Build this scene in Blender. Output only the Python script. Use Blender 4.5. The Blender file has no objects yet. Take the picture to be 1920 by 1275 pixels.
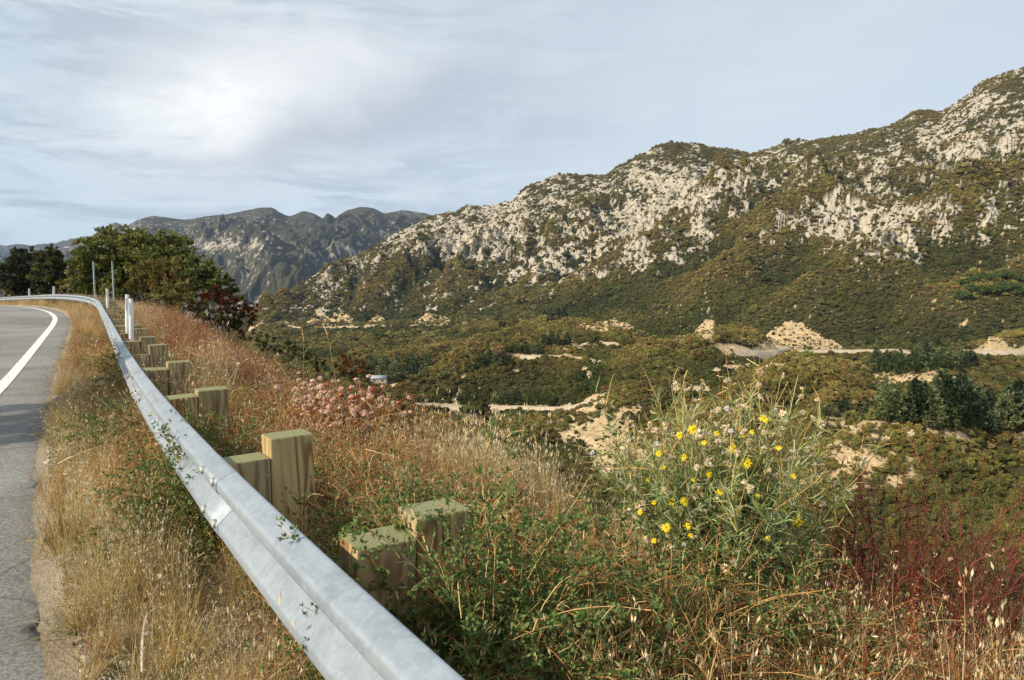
import bpy, math, random
import numpy as np
from mathutils import Vector, Matrix

random.seed(11)
R = np.random.default_rng(11)
SC = bpy.context.scene
COL = SC.collection

# ------------------------------------------------------------------ camera
F = 1280.0                       # focal length in photo pixels (1920 wide)
CAMZ = 1.5
PITCH = math.atan((637.5 - 532.0) / F)
cam_d = bpy.data.cameras.new('camera')
cam_d.sensor_width = 36.0
cam_d.lens = 24.0
cam_d.clip_start = 0.05
cam_d.clip_end = 60000
cam = bpy.data.objects.new('camera', cam_d)
COL.objects.link(cam)
cam.location = (0, 0, CAMZ)
cam.rotation_euler = (math.pi / 2 - PITCH, 0, 0)
SC.camera = cam

# ------------------------------------------------------------------ sky and sun
SUN_EL = math.radians(31)
SUN_AZ = math.radians(238)       # compass-like: 0 = +Y, clockwise; the sun stands behind and left of the camera
sun_dir = Vector((math.sin(SUN_AZ) * math.cos(SUN_EL), math.cos(SUN_AZ) * math.cos(SUN_EL), math.sin(SUN_EL)))
sd = bpy.data.lights.new('sun', 'SUN')
sd.energy = 4.9
sd.angle = math.radians(0.6)
sd.color = (1.0, 0.89, 0.72)
sun = bpy.data.objects.new('sun', sd)
COL.objects.link(sun)
sun.rotation_euler = sun_dir.to_track_quat('Z', 'Y').to_euler()

SC.view_settings.view_transform = 'Standard'
SC.view_settings.look = 'None'
SC.view_settings.gamma = 1
SC.view_settings.use_curve_mapping = False
SC.view_settings.exposure = 0.32
SC.render.engine = 'CYCLES'
try:
    SC.cycles.max_bounces = 6
    SC.cycles.diffuse_bounces = 3
    SC.cycles.transmission_bounces = 4
    SC.cycles.use_denoising = True
except Exception:
    pass


def N(nt, typ, loc=(0, 0), **kw):
    n = nt.nodes.new(typ)
    for k, v in kw.items():
        setattr(n, k, v)
    return n


def math_node(nt, op, a, b=None, c=None, clamp=False):
    n = nt.nodes.new('ShaderNodeMath')
    n.operation = op
    n.use_clamp = clamp
    for i, v in enumerate((a, b, c)):
        if v is None:
            continue
        if isinstance(v, (int, float)):
            n.inputs[i].default_value = v
        else:
            nt.links.new(v, n.inputs[i])
    return n.outputs[0]


def mixc(nt, fac, a, b, mode='MIX'):
    n = nt.nodes.new('ShaderNodeMix')
    n.data_type = 'RGBA'
    n.blend_type = mode
    for sock, v in ((n.inputs['Factor'], fac), (n.inputs[6], a), (n.inputs[7], b)):
        if isinstance(v, (int, float)):
            sock.default_value = v
        elif isinstance(v, tuple):
            sock.default_value = (v[0], v[1], v[2], 1)
        else:
            nt.links.new(v, sock)
    return n.outputs[2]


def ramp(nt, val, stops):
    n = nt.nodes.new('ShaderNodeValToRGB')
    el = n.color_ramp.elements
    while len(el) < len(stops):
        el.new(0.5)
    for e, (p, c) in zip(el, stops):
        e.position = p
        if not isinstance(c, tuple):
            c = (c, c, c)
        e.color = (c[0], c[1], c[2], 1)
    nt.links.new(val, n.inputs[0])
    return n.outputs[0]


def noise(nt, vec, scale, detail=4, rough=0.55, dist=0.0):
    n = nt.nodes.new('ShaderNodeTexNoise')
    n.inputs['Scale'].default_value = scale
    n.inputs['Detail'].default_value = detail
    n.inputs['Roughness'].default_value = rough
    n.inputs['Distortion'].default_value = dist
    if vec is not None:
        nt.links.new(vec, n.inputs['Vector'])
    return n.outputs['Fac']


def mapping(nt, vec, scale=(1, 1, 1), loc=(0, 0, 0), rot=(0, 0, 0)):
    n = nt.nodes.new('ShaderNodeMapping')
    n.inputs['Scale'].default_value = scale
    n.inputs['Location'].default_value = loc
    n.inputs['Rotation'].default_value = rot
    nt.links.new(vec, n.inputs['Vector'])
    return n.outputs[0]


def build_world():
    w = bpy.data.worlds.new('World')
    SC.world = w
    w.use_nodes = True
    nt = w.node_tree
    nt.nodes.clear()
    out = nt.nodes.new('ShaderNodeOutputWorld')
    bg = nt.nodes.new('ShaderNodeBackground')
    bg.inputs['Strength'].default_value = 0.1
    nt.links.new(bg.outputs[0], out.inputs[0])
    sky = nt.nodes.new('ShaderNodeTexSky')
    sky.sky_type = 'NISHITA'
    sky.sun_disc = False
    sky.sun_elevation = SUN_EL
    sky.sun_rotation = SUN_AZ
    sky.altitude = 900
    sky.dust_density = 1.0
    tc = nt.nodes.new('ShaderNodeTexCoord')
    d = tc.outputs['Generated']
    sep = nt.nodes.new('ShaderNodeSeparateXYZ')
    nt.links.new(d, sep.inputs[0])
    x, y, z = sep.outputs
    az = math_node(nt, 'ARCTAN2', x, y)
    el = math_node(nt, 'ARCSINE', z)
    # domain warp
    wv = nt.nodes.new('ShaderNodeTexNoise')
    wv.inputs['Scale'].default_value = 3.0
    wv.inputs['Detail'].default_value = 4
    nt.links.new(d, wv.inputs['Vector'])
    wsep = nt.nodes.new('ShaderNodeSeparateXYZ')
    nt.links.new(wv.outputs['Color'], wsep.inputs[0])
    wx = math_node(nt, 'MULTIPLY_ADD', wsep.outputs[0], 0.24, -0.12)
    wy = math_node(nt, 'MULTIPLY_ADD', wsep.outputs[1], 0.16, -0.08)
    azw = math_node(nt, 'ADD', az, wx)
    elw = math_node(nt, 'ADD', el, wy)

    def blob(a0, e0, ra, re, power=1.0, slant=0.0):
        da = math_node(nt, 'SUBTRACT', azw, a0)
        de = math_node(nt, 'SUBTRACT', elw, e0)
        de = math_node(nt, 'MULTIPLY_ADD', da, slant, de)
        u = math_node(nt, 'DIVIDE', da, ra)
        v = math_node(nt, 'DIVIDE', de, re)
        q = math_node(nt, 'ADD', math_node(nt, 'MULTIPLY', u, u), math_node(nt, 'MULTIPLY', v, v))
        return math_node(nt, 'POWER', 2.718, math_node(nt, 'MULTIPLY', q, -1.0))

    def ae(px, py):
        u = (px - 960) / F
        v = (637.5 - py) / F
        yy = math.cos(PITCH) + v * math.sin(PITCH)
        zz = -math.sin(PITCH) + v * math.cos(PITCH)
        return math.atan2(u, yy), math.atan2(zz, math.hypot(u, yy))

    # thin veil over a blue sky
    veil = noise(nt, mapping(nt, d, (2.0, 2.0, 6.0)), 1.1, 5, 0.55, 0.6)
    veil = ramp(nt, veil, [(0.25, 0.72), (0.65, 0.97)])
    hor = math_node(nt, 'SUBTRACT', 1.0, math_node(nt, 'MULTIPLY', el, 2.6), clamp=True)
    vcol = mixc(nt, hor, (5.5, 6.15, 6.7), (6.8, 7.3, 7.65))
    side = math_node(nt, 'MULTIPLY_ADD', az, 0.75, 0.5, clamp=True)
    vcol = mixc(nt, side, mixc(nt, 0.5, vcol, (5.4, 6.3, 6.8)), vcol)
    base = mixc(nt, veil, sky.outputs[0], vcol)
    # layered grey streaks, thicker on the left, gone on the right
    st = noise(nt, mapping(nt, d, (3.4, 3.4, 21.0), rot=(0.0, 0.06, 0)), 1.3, 8, 0.66, 0.7)
    stm = ramp(nt, st, [(0.45, 0.0), (0.58, 1.0)])
    left = math_node(nt, 'MULTIPLY_ADD', az, -2.2, 0.42, clamp=True)
    left = math_node(nt, 'ADD', left, 0.08)
    stm = math_node(nt, 'MULTIPLY', stm, left, clamp=True)
    stm = math_node(nt, 'MULTIPLY', stm, 0.85)
    c1 = mixc(nt, stm, base, (4.0, 4.65, 5.3))
    # pale streak tops
    st2 = noise(nt, mapping(nt, d, (2.8, 2.8, 16.0), loc=(3, 1, 7)), 1.4, 8, 0.66, 0.7)
    st2m = math_node(nt, 'MULTIPLY', ramp(nt, st2, [(0.5, 0.0), (0.72, 1.0)]), left, clamp=True)
    c1 = mixc(nt, math_node(nt, 'MULTIPLY', st2m, 0.8), c1, (7.0, 7.5, 7.8))
    # the big soft cloud: grey body, bright core, darker underside on its right
    fine = noise(nt, mapping(nt, d, (5, 5, 11)), 1.8, 8, 0.66, 0.8)
    fm = math_node(nt, 'MULTIPLY_ADD', fine, 2.6, -0.6, clamp=True)
    a, e = ae(700, 160)
    g = blob(a, e, 0.26, 0.075)
    c1 = mixc(nt, math_node(nt, 'MULTIPLY', math_node(nt, 'MULTIPLY', g, fm), 0.8, clamp=True), c1, (4.7, 5.2, 5.8))
    a, e = ae(670, 245)
    g = blob(a, e, 0.15, 0.032, slant=-0.40)
    g = math_node(nt, 'MULTIPLY', g, math_node(nt, 'MULTIPLY_ADD', fm, 0.6, 0.55))
    c1 = mixc(nt, math_node(nt, 'MULTIPLY', g, 0.95, clamp=True), c1, (3.3, 3.85, 4.6))
    a, e = ae(820, 215)
    g = blob(a, e, 0.18, 0.04, slant=0.1)
    c1 = mixc(nt, math_node(nt, 'MULTIPLY', math_node(nt, 'MULTIPLY', g, fm), 1.0, clamp=True), c1, (4.2, 4.75, 5.45))
    a, e = ae(470, 205)
    g = blob(a, e, 0.14, 0.075, slant=-0.2)
    g = math_node(nt, 'MULTIPLY', g, math_node(nt, 'MULTIPLY_ADD', fm, 0.65, 0.5))
    c1 = mixc(nt, math_node(nt, 'MULTIPLY', g, 1.0, clamp=True), c1, (8.6, 8.7, 8.5))
    a, e = ae(600, 100)
    g = blob(a, e, 0.13, 0.035)
    c1 = mixc(nt, math_node(nt, 'MULTIPLY', math_node(nt, 'MULTIPLY', g, fm), 0.9, clamp=True), c1, (7.2, 7.4, 7.5))
    nt.links.new(c1, bg.inputs['Color'])


build_world()

# ------------------------------------------------------------------ pixel rays
def ray(px, py):
    """horizontal and vertical slope (x/y, z/y) of the line of sight through a photo pixel"""
    u = (np.asarray(px, float) - 960) / F
    v = (637.5 - np.asarray(py, float)) / F
    yy = math.cos(PITCH) + v * math.sin(PITCH)
    zz = -math.sin(PITCH) + v * math.cos(PITCH)
    return u / yy, zz / yy


def at(px, py, Y):
    t, v = ray(px, py)
    return Vector((float(t) * Y, Y, CAMZ + float(v) * Y))


def to_px(X, Y, Z):
    """photo pixel of world points, used at build time to find where a feature of the place lies"""
    dz = Z - CAMZ
    fw = Y * math.cos(PITCH) - dz * math.sin(PITCH)
    up = Y * math.sin(PITCH) + dz * math.cos(PITCH)
    fw = np.maximum(fw, 0.05)
    return 960 + F * X / fw, 637.5 - F * up / fw


# ------------------------------------------------------------------ noise
_perm = np.random.default_rng(5).permutation(512).astype(np.int64)
_perm = np.concatenate([_perm, _perm])
_ang = np.random.default_rng(6).random(512) * 2 * math.pi
_gx, _gy = np.cos(_ang), np.sin(_ang)


def perlin(x, y, seed=0):
    x = np.asarray(x, float) + seed * 17.31
    y = np.asarray(y, float) - seed * 9.77
    xi = np.floor(x).astype(np.int64)
    yi = np.floor(y).astype(np.int64)
    xf = x - xi
    yf = y - yi
    u = xf * xf * xf * (xf * (xf * 6 - 15) + 10)
    v = yf * yf * yf * (yf * (yf * 6 - 15) + 10)

    def g(ix, iy, dx, dy):
        h = _perm[(_perm[ix & 511] + iy) & 511]
        return _gx[h] * dx + _gy[h] * dy
    n00 = g(xi, yi, xf, yf)
    n10 = g(xi + 1, yi, xf - 1, yf)
    n01 = g(xi, yi + 1, xf, yf - 1)
    n11 = g(xi + 1, yi + 1, xf - 1, yf - 1)
    return 1.5 * ((n00 * (1 - u) + n10 * u) * (1 - v) + (n01 * (1 - u) + n11 * u) * v)


def fbm(x, y, o=4, seed=0, gain=0.5):
    s = 0
    a = 1.0
    for i in range(o):
        s = s + a * perlin(x, y, seed + i)
        x, y = x * 2.03, y * 2.03
        a *= gain
    return s


def ridged(x, y, o=4, seed=0, gain=0.5):
    s = 0
    a = 1.0
    for i in range(o):
        s = s + a * (1 - 2 * np.abs(perlin(x, y, seed + i)))
        x, y = x * 2.03, y * 2.03
        a *= gain
    return s


def smooth(a, b, x):
    t = np.clip((x - a) / (b - a), 0, 1)
    return t * t * (3 - 2 * t)


# ------------------------------------------------------------------ mesh helpers
def mesh_np(name, V, Fs, col=None, mat=None, smooth_f=False, attrs=None):
    me = bpy.data.meshes.new(name)
    V = np.asarray(V, dtype=np.float32).reshape(-1, 3)
    Fs = [np.asarray(f, dtype=np.int32) for f in Fs if len(f)]
    me.vertices.add(len(V))
    me.vertices.foreach_set('co', V.ravel())
    nl = sum(f.size for f in Fs)
    npoly = sum(len(f) for f in Fs)
    me.loops.add(nl)
    me.loops.foreach_set('vertex_index', np.concatenate([f.ravel() for f in Fs]))
    starts, off = [], 0
    for f in Fs:
        k = f.shape[1]
        starts.append(off + np.arange(len(f)) * k)
        off += f.size
    me.polygons.add(npoly)
    me.polygons.foreach_set('loop_start', np.concatenate(starts).astype(np.int32))
    if smooth_f:
        me.polygons.foreach_set('use_smooth', np.ones(npoly, dtype=bool))
    if col is not None:
        a = me.attributes.new('Col', 'FLOAT_COLOR', 'POINT')
        c = np.ones((len(V), 4), dtype=np.float32)
        c[:, :3] = col
        a.data.foreach_set('color', c.ravel())
    for k, v in (attrs or {}).items():
        a = me.attributes.new(k, 'FLOAT', 'POINT')
        a.data.foreach_set('value', np.asarray(v, dtype=np.float32).ravel())
    me.update(calc_edges=True)
    if mat is not None:
        me.materials.append(mat)
    return me


def obj(name, me, parent=None, loc=None, kind=None, label=None, cat=None, group=None, link=True):
    o = bpy.data.objects.new(name, me)
    if link:
        COL.objects.link(o)
    if parent is not None:
        o.parent = parent
    if loc is not None:
        o.location = loc
    tag(o, label, cat, group, kind)
    return o


def tag(o, label=None, cat=None, group=None, kind=None):
    if label:
        o['label'] = label
    if cat:
        o['category'] = cat
    if group:
        o['group'] = group
    if kind:
        o['kind'] = kind
    return o


class Acc:
    """collects vertices, faces and colours into one mesh"""
    def __init__(self):
        self.V, self.Q, self.T, self.C, self.n = [], [], [], [], 0

    def add(self, V, Q=None, T=None, C=(0.5, 0.5, 0.5)):
        V = np.asarray(V, float).reshape(-1, 3)
        if Q is not None and len(Q):
            self.Q.append(np.asarray(Q).reshape(-1, 4) + self.n)
        if T is not None and len(T):
            self.T.append(np.asarray(T).reshape(-1, 3) + self.n)
        C = np.asarray(C, float)
        if C.ndim == 1:
            C = np.tile(C, (len(V), 1))
        self.C.append(C)
        self.V.append(V)
        self.n += len(V)

    def mesh(self, name, mat, smooth_f=False):
        Fs = []
        if self.Q:
            Fs.append(np.concatenate(self.Q))
        if self.T:
            Fs.append(np.concatenate(self.T))
        return mesh_np(name, np.concatenate(self.V), Fs, np.concatenate(self.C), mat, smooth_f)


def nrm(v):
    return v / np.maximum(np.linalg.norm(v, axis=-1, keepdims=True), 1e-9)


def rand_dirs(n, zmin=-1, zmax=1):
    z = R.uniform(zmin, zmax, n)
    a = R.uniform(0, 2 * math.pi, n)
    s = np.sqrt(np.maximum(0, 1 - z * z))
    return np.stack([s * np.cos(a), s * np.sin(a), z], 1)


def arcs(base, d0, length, K, droop=0.5, wob=0.08):
    """N bending lines of K points: base (N,3), first direction d0 (N,3), length (N,)"""
    n = len(base)
    P = np.zeros((n, K, 3))
    P[:, 0] = base
    d = nrm(np.array(d0, float))
    step = (np.asarray(length) / (K - 1))[:, None]
    dr = np.broadcast_to(np.asarray(droop, float), (n,))[:, None]
    for k in range(1, K):
        P[:, k] = P[:, k - 1] + d * step
        d = d + dr / (K - 1) * np.array([0, 0, -1.0]) + R.normal(0, wob, (n, 3)) / 1.0
        d = nrm(d)
    return P


def rib(acc, P, W, C, side=None):
    """flat tapering ribbons along P (N,K,3); W (K,) or (N,K) half widths; C (N,3) or (N,K,3)"""
    n, K = P.shape[:2]
    W = np.broadcast_to(np.asarray(W, float), (n, K))
    if side is None:
        ax = nrm(P[:, -1] - P[:, 0])
        side = nrm(np.cross(ax, rand_dirs(n)))
    S = side[:, None, :] * W[:, :, None]
    V = np.stack([P - S, P + S], 2).reshape(-1, 3)
    i = (np.arange(n)[:, None] * K + np.arange(K - 1)[None]).ravel() * 2
    Q = np.stack([i, i + 1, i + 3, i + 2], 1)
    C = np.asarray(C, float)
    if C.ndim == 2:
        C = np.repeat(C[:, None], K, 1)
    acc.add(V, Q, None, np.repeat(C.reshape(n, K, 1, 3), 2, 2).reshape(-1, 3))


def tube(acc, P, W, C, sides=3):
    """thin round stems along P (N,K,3) of radius W"""
    n, K = P.shape[:2]
    W = np.broadcast_to(np.asarray(W, float), (n, K))
    ax = nrm(P[:, -1] - P[:, 0])
    ref = np.where(np.abs(ax[:, 2:3]) > 0.8, np.array([[1.0, 0, 0]]), np.array([[0, 0, 1.0]]))
    a = nrm(np.cross(ax, ref))
    b = np.cross(ax, a)
    rings = []
    for s in range(sides):
        t = 2 * math.pi * s / sides
        rings.append(P + (a * math.cos(t) + b * math.sin(t))[:, None] * W[:, :, None])
    V = np.stack(rings, 2).reshape(-1, 3)
    i = (np.arange(n)[:, None] * K + np.arange(K - 1)[None]).ravel() * sides
    Q = []
    for s in range(sides):
        s2 = (s + 1) % sides
        Q.append(np.stack([i + s, i + s2, i + sides + s2, i + sides + s], 1))
    C = np.asarray(C, float)
    if C.ndim == 1:
        C = np.tile(C, (n, 1))
    if C.ndim == 2:
        C = np.repeat(C[:, None], K, 1)
    acc.add(V, np.concatenate(Q), None, np.repeat(C.reshape(n, K, 1, 3), sides, 2).reshape(-1, 3))


def leaves(acc, P, A, L, W, C, fold=0.0):
    """diamond leaves at P (N,3) pointing along A"""
    n = len(P)
    A = nrm(A)
    S = nrm(np.cross(A, rand_dirs(n)))
    L = np.broadcast_to(np.asarray(L, float), (n,))[:, None]
    W = np.broadcast_to(np.asarray(W, float), (n,))[:, None]
    up = np.cross(S, A) * L * fold
    V = np.stack([P, P + A * L * 0.45 + S * W + up, P + A * L, P + A * L * 0.45 - S * W + up], 1).reshape(-1, 3)
    i = np.arange(n)[:, None] * 4
    Q = i + np.arange(4)[None]
    acc.add(V, Q, None, np.repeat(np.asarray(C, float).reshape(n, 1, 3), 4, 1).reshape(-1, 3))


def pal(n, cols, var=0.15, w=None):
    """n colours picked from a palette with brightness variation"""
    cols = np.asarray(cols, float)
    i = R.choice(len(cols), n, p=None if w is None else np.asarray(w) / np.sum(w))
    return np.clip(cols[i] * (1 + R.normal(0, var, (n, 1))), 0.003, 0.95)


def box_mesh(name, cx, cy, cz, sx, sy, sz, mat, bev=0.0):
    import bmesh
    bm = bmesh.new()
    bmesh.ops.create_cube(bm, size=1)
    bmesh.ops.scale(bm, vec=(sx, sy, sz), verts=bm.verts)
    bmesh.ops.translate(bm, vec=(cx, cy, cz), verts=bm.verts)
    if bev:
        bmesh.ops.bevel(bm, geom=bm.edges[:], offset=bev, segments=2, affect='EDGES', profile=0.6)
    me = bpy.data.meshes.new(name)
    bm.to_mesh(me)
    bm.free()
    me.materials.append(mat)
    return me


# ------------------------------------------------------------------ materials
def new_mat(name):
    m = bpy.data.materials.new(name)
    m.use_nodes = True
    nt = m.node_tree
    b = nt.nodes['Principled BSDF']
    b.inputs['Specular IOR Level'].default_value = 0.3
    return m, nt, b


def leaf_mat(name, instanced=False, trans=0.3, rough=0.6):
    m = bpy.data.materials.new(name)
    m.use_nodes = True
    nt = m.node_tree
    nt.nodes.clear()
    out = nt.nodes.new('ShaderNodeOutputMaterial')
    a = nt.nodes.new('ShaderNodeAttribute')
    a.attribute_name = 'Col'
    c = a.outputs['Color']
    if instanced:
        t = nt.nodes.new('ShaderNodeAttribute')
        t.attribute_type = 'INSTANCER'
        t.attribute_name = 'tint'
        c = mixc(nt, 1.0, c, t.outputs['Color'], 'MULTIPLY')
    d = nt.nodes.new('ShaderNodeBsdfPrincipled')
    d.inputs['Roughness'].default_value = rough
    d.inputs['Specular IOR Level'].default_value = 0.2
    nt.links.new(c, d.inputs['Base Color'])
    if trans > 0:
        tr = nt.nodes.new('ShaderNodeBsdfTranslucent')
        nt.links.new(c, tr.inputs['Color'])
        mx = nt.nodes.new('ShaderNodeMixShader')
        mx.inputs[0].default_value = trans
        nt.links.new(d.outputs[0], mx.inputs[1])
        nt.links.new(tr.outputs[0], mx.inputs[2])
        nt.links.new(mx.outputs[0], out.inputs[0])
    else:
        nt.links.new(d.outputs[0], out.inputs[0])
    return m


M_LEAF = leaf_mat('leaf')
M_LEAF_I = leaf_mat('leaf_instanced', True)
M_BRUSH_I = leaf_mat('brush_instanced', True, 0.12, 0.8)
M_STEM = leaf_mat('stem', False, 0.0, 0.7)
M_FLOWER = leaf_mat('flower', False, 0.35, 0.6)


def bump(nt, b, h, strength, dist):
    n = nt.nodes.new('ShaderNodeBump')
    n.inputs['Strength'].default_value = strength
    n.inputs['Distance'].default_value = dist
    nt.links.new(h, n.inputs['Height'])
    nt.links.new(n.outputs[0], b.inputs['Normal'])


def attr(nt, name):
    a = nt.nodes.new('ShaderNodeAttribute')
    a.attribute_name = name
    return a


def geo_pos(nt):
    g = nt.nodes.new('ShaderNodeNewGeometry')
    return g.outputs['Position']


def objc(nt):
    return nt.nodes.new('ShaderNodeTexCoord').outputs['Object']

# ------------------------------------------------------------------ the road's course: line of the guardrail
PATH_PTS = [(7.5, -8.6, 0), (4.05, -4.1, 0), (0.95, -0.2, 0), (-0.12, 1.29, 0), (-1.30, 2.94, 0), (-3.6, 6.5, 0), (-6.73, 11.6, -0.04),
            (-11.1, 18.6, 0.05), (-15.8, 26, 0.17), (-21.3, 33.6, 0.18), (-27.5, 41, 0.11), (-37.8, 53.2, -0.2), (-49.5, 66, -0.6),
            (-64, 80, -1.2), (-80, 94, -2.0), (-100, 110, -3.0)]


def catmull(pts, step=0.15):
    pts = np.asarray(pts, float)
    out = []
    for i in range(1, len(pts) - 2):
        p0, p1, p2, p3 = pts[i - 1:i + 3]
        n = max(2, int(np.linalg.norm(p2 - p1) / step))
        t = (np.arange(n) / n)[:, None]
        out.append(0.5 * ((2 * p1) + (-p0 + p2) * t + (2 * p0 - 5 * p1 + 4 * p2 - p3) * t ** 2 + (-p0 + 3 * p1 - 3 * p2 + p3) * t ** 3))
    out.append(pts[-2:-1])
    return np.concatenate(out)


PATH = catmull(PATH_PTS)
for _ in range(3):               # ease the curve
    k = np.ones(21) / 21
    pad = np.pad(PATH, ((10, 10), (0, 0)), mode='reflect', reflect_type='odd')
    PATH = np.stack([np.convolve(pad[:, j], k, 'valid') for j in range(3)], 1)
SEG = np.linalg.norm(np.diff(PATH[:, :2], axis=0), axis=1)
L_ARC = np.concatenate([[0], np.cumsum(SEG)])
_i0 = np.argmin(np.abs(PATH[:, 1] - 1.29))
L_ARC = L_ARC - L_ARC[_i0]       # l = 0 where the rail leaves the bottom of the photograph
TAN = np.gradient(PATH[:, :2], axis=0)
TAN = TAN / np.linalg.norm(TAN, axis=1, keepdims=True)


def path_at(l):
    l = np.asarray(l, float)
    P = np.stack([np.interp(l, L_ARC, PATH[:, j]) for j in range(3)], -1)
    T = np.stack([np.interp(l, L_ARC, TAN[:, j]) for j in range(2)], -1)
    T = T / np.linalg.norm(T, axis=-1, keepdims=True)
    Nn = np.stack([T[..., 1], -T[..., 0]], -1)      # towards the valley
    return P, T, Nn


def ld_to_xy(l, d):
    P, T, Nn = path_at(l)
    return P[..., 0] + Nn[..., 0] * d, P[..., 1] + Nn[..., 1] * d


_PS = PATH[::3]
_PSL = L_ARC[::3]
_PST = TAN[::3]


def xy_to_ld(x, y):
    x = np.atleast_1d(np.asarray(x, float))
    y = np.atleast_1d(np.asarray(y, float))
    l = np.zeros(x.shape)
    d = np.zeros(x.shape)
    for s in range(0, len(x), 4000):
        xs, ys = x[s:s + 4000], y[s:s + 4000]
        dx = xs[:, None] - _PS[None, :, 0]
        dy = ys[:, None] - _PS[None, :, 1]
        j = np.argmin(dx * dx + dy * dy, 1)
        r = np.arange(len(xs))
        tx, ty = _PST[j, 0], _PST[j, 1]
        l[s:s + 4000] = _PSL[j] + dx[r, j] * tx + dy[r, j] * ty
        d[s:s + 4000] = dx[r, j] * ty - dy[r, j] * tx
    return l, d


def crest_d(l):
    return np.interp(l, [-8, 2, 8, 16, 25, 40, 55, 75, 130], [2.9, 1.7, 1.3, 1.55, 2.1, 2.9, 5.5, 8, 9])


ROAD_EDGE = -1.0                 # pavement edge, metres from the rail, where it is widest


def edge_d(l):
    return np.interp(l, [-8, 1, 3, 5.5, 12, 30, 110], [-0.52, -0.55, -0.64, -0.74, -0.86, -0.82, -0.85])


def line_d(l):
    return np.interp(l, [-8, 10, 16, 30, 110], [-1.55, -1.55, -1.5, -1.32, -1.4])


ROAD_W = 8.2


def near_z(l, d, fine=True):
    """height of the roadside ground at path length l and offset d"""
    base = np.interp(l, L_ARC, PATH[:, 2])
    c = crest_d(l)
    z = base.copy()
    over = np.maximum(d - c, 0)
    z -= 0.68 * (np.sqrt(over ** 2 + 0.7 ** 2) - 0.7) + 0.04 * over
    z -= 0.13 * np.clip(d - 0.35, 0, 14)
    ed = edge_d(l)
    road = smooth(0.03, -0.15, d - ed)
    if fine:
        rough = 0.05 * fbm(l * 0.9, d * 0.9, 3, 3) + 0.018 * fbm(l * 5, d * 5, 2, 9) + 0.03 * smooth(-1.0, -0.2, d)
        z += rough * (1 - road) * smooth(-11, -10, d) + 0.05 * (1 - road)
        z += np.where(over > 0.5, 0.5 * fbm(l * 0.25, d * 0.25, 3, 5) * smooth(0.5, 8, over), 0)
    z -= 0.035 * road            # the bed under the pavement
    lb = np.maximum(-d - 10.4, 0)
    z += 0.42 * (np.sqrt(lb ** 2 + 1) - 1) * smooth(70, 30, l)
    z -= np.maximum(l - 96, 0) * 0.6
    return z


def ground_z(x, y):
    l, d = xy_to_ld(x, y)
    return near_z(l, d)


def near_hit(px, py, lift=0.0):
    """where the line of sight through a pixel meets the roadside ground"""
    t, v = ray(px, py)
    Y = np.concatenate([np.arange(0.8, 12, 0.03), np.arange(12, 90, 0.15)])
    zz = CAMZ + v * Y
    gz = ground_z(t * Y, Y) + lift
    hit = np.nonzero(zz <= gz)[0]
    k = hit[0] if len(hit) else len(Y) - 1
    return Vector((float(t * Y[k]), float(Y[k]), float(gz[k])))


# ------------------------------------------------------------------ roadside ground
def graded(a, b, segs):
    """non-uniform steps: list of (end, step)"""
    out = [a]
    for e, s in segs:
        n = max(1, int(round((e - out[-1]) / s)))
        out += list(np.linspace(out[-1], e, n + 1)[1:])
    return np.array(out)


gl = graded(-7, 0, [(0.5, 0.12), (8, 0.06), (25, 0.18), (70, 0.5), (118, 1.5)])
gd = graded(-24, 0, [(-10.5, 0.8), (-1.6, 1.1), (-0.8, 0.06), (3.2, 0.09), (9, 0.2), (20, 0.5), (92, 2.0)])
LL, DD = np.meshgrid(gl, gd, indexing='ij')
GX, GY = ld_to_xy(LL, DD)
GZ = near_z(LL.ravel(), DD.ravel()).reshape(LL.shape)
ni, nj = LL.shape
idx = np.arange(ni * nj).reshape(ni, nj)
Q = np.stack([idx[:-1, :-1], idx[1:, :-1], idx[1:, 1:], idx[:-1, 1:]], -1).reshape(-1, 4)[:, ::-1]


def soil_material():
    m, nt, b = new_mat('roadside_soil')
    p = geo_pos(nt)
    n1 = noise(nt, p, 1.3, 6, 0.6, 0.3)
    n2 = noise(nt, p, 26, 5, 0.65)
    n3 = noise(nt, p, 120, 3, 0.7)
    c = ramp(nt, n1, [(0.3, (0.11, 0.08, 0.043)), (0.5, (0.19, 0.14, 0.078)), (0.7, (0.30, 0.235, 0.15))])
    c2 = ramp(nt, n2, [(0.32, (0.07, 0.05, 0.03)), (0.5, (0.2, 0.15, 0.09)), (0.72, (0.42, 0.35, 0.25))])
    c = mixc(nt, 0.55, c, c2)
    g = attr(nt, 'grit').outputs['Fac']
    grit = ramp(nt, n3, [(0.35, (0.22, 0.18, 0.125)), (0.62, (0.52, 0.45, 0.34))])
    c = mixc(nt, g, c, grit)
    nt.links.new(c, b.inputs['Base Color'])
    b.inputs['Roughness'].default_value = 0.95
    bump(nt, b, n2, 1.0, 0.05)
    return m


grit = smooth(0.22, 0.0, np.abs(DD - edge_d(LL) - 0.08 + 0.10 * fbm(LL * 1.5, DD * 1.5, 3, 4))) * np.clip(0.9 + 0.7 * fbm(LL * 0.8, DD, 2, 8), 0, 1)
grit = np.maximum(grit, smooth(1.0, 0.0, np.hypot((LL - 3.4) / 1.0, (DD - 2.3) / 0.55)) * 0.9)
grit = np.maximum(grit, smooth(0.1, 0.5, fbm(LL * 0.5, DD * 0.8, 3, 31)) * 0.4)
M_SOIL = soil_material()
obj('roadside_ground', mesh_np('roadside_ground', np.stack([GX, GY, GZ], -1), [Q], None, M_SOIL, True, {'grit': grit}), kind='structure')


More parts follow.
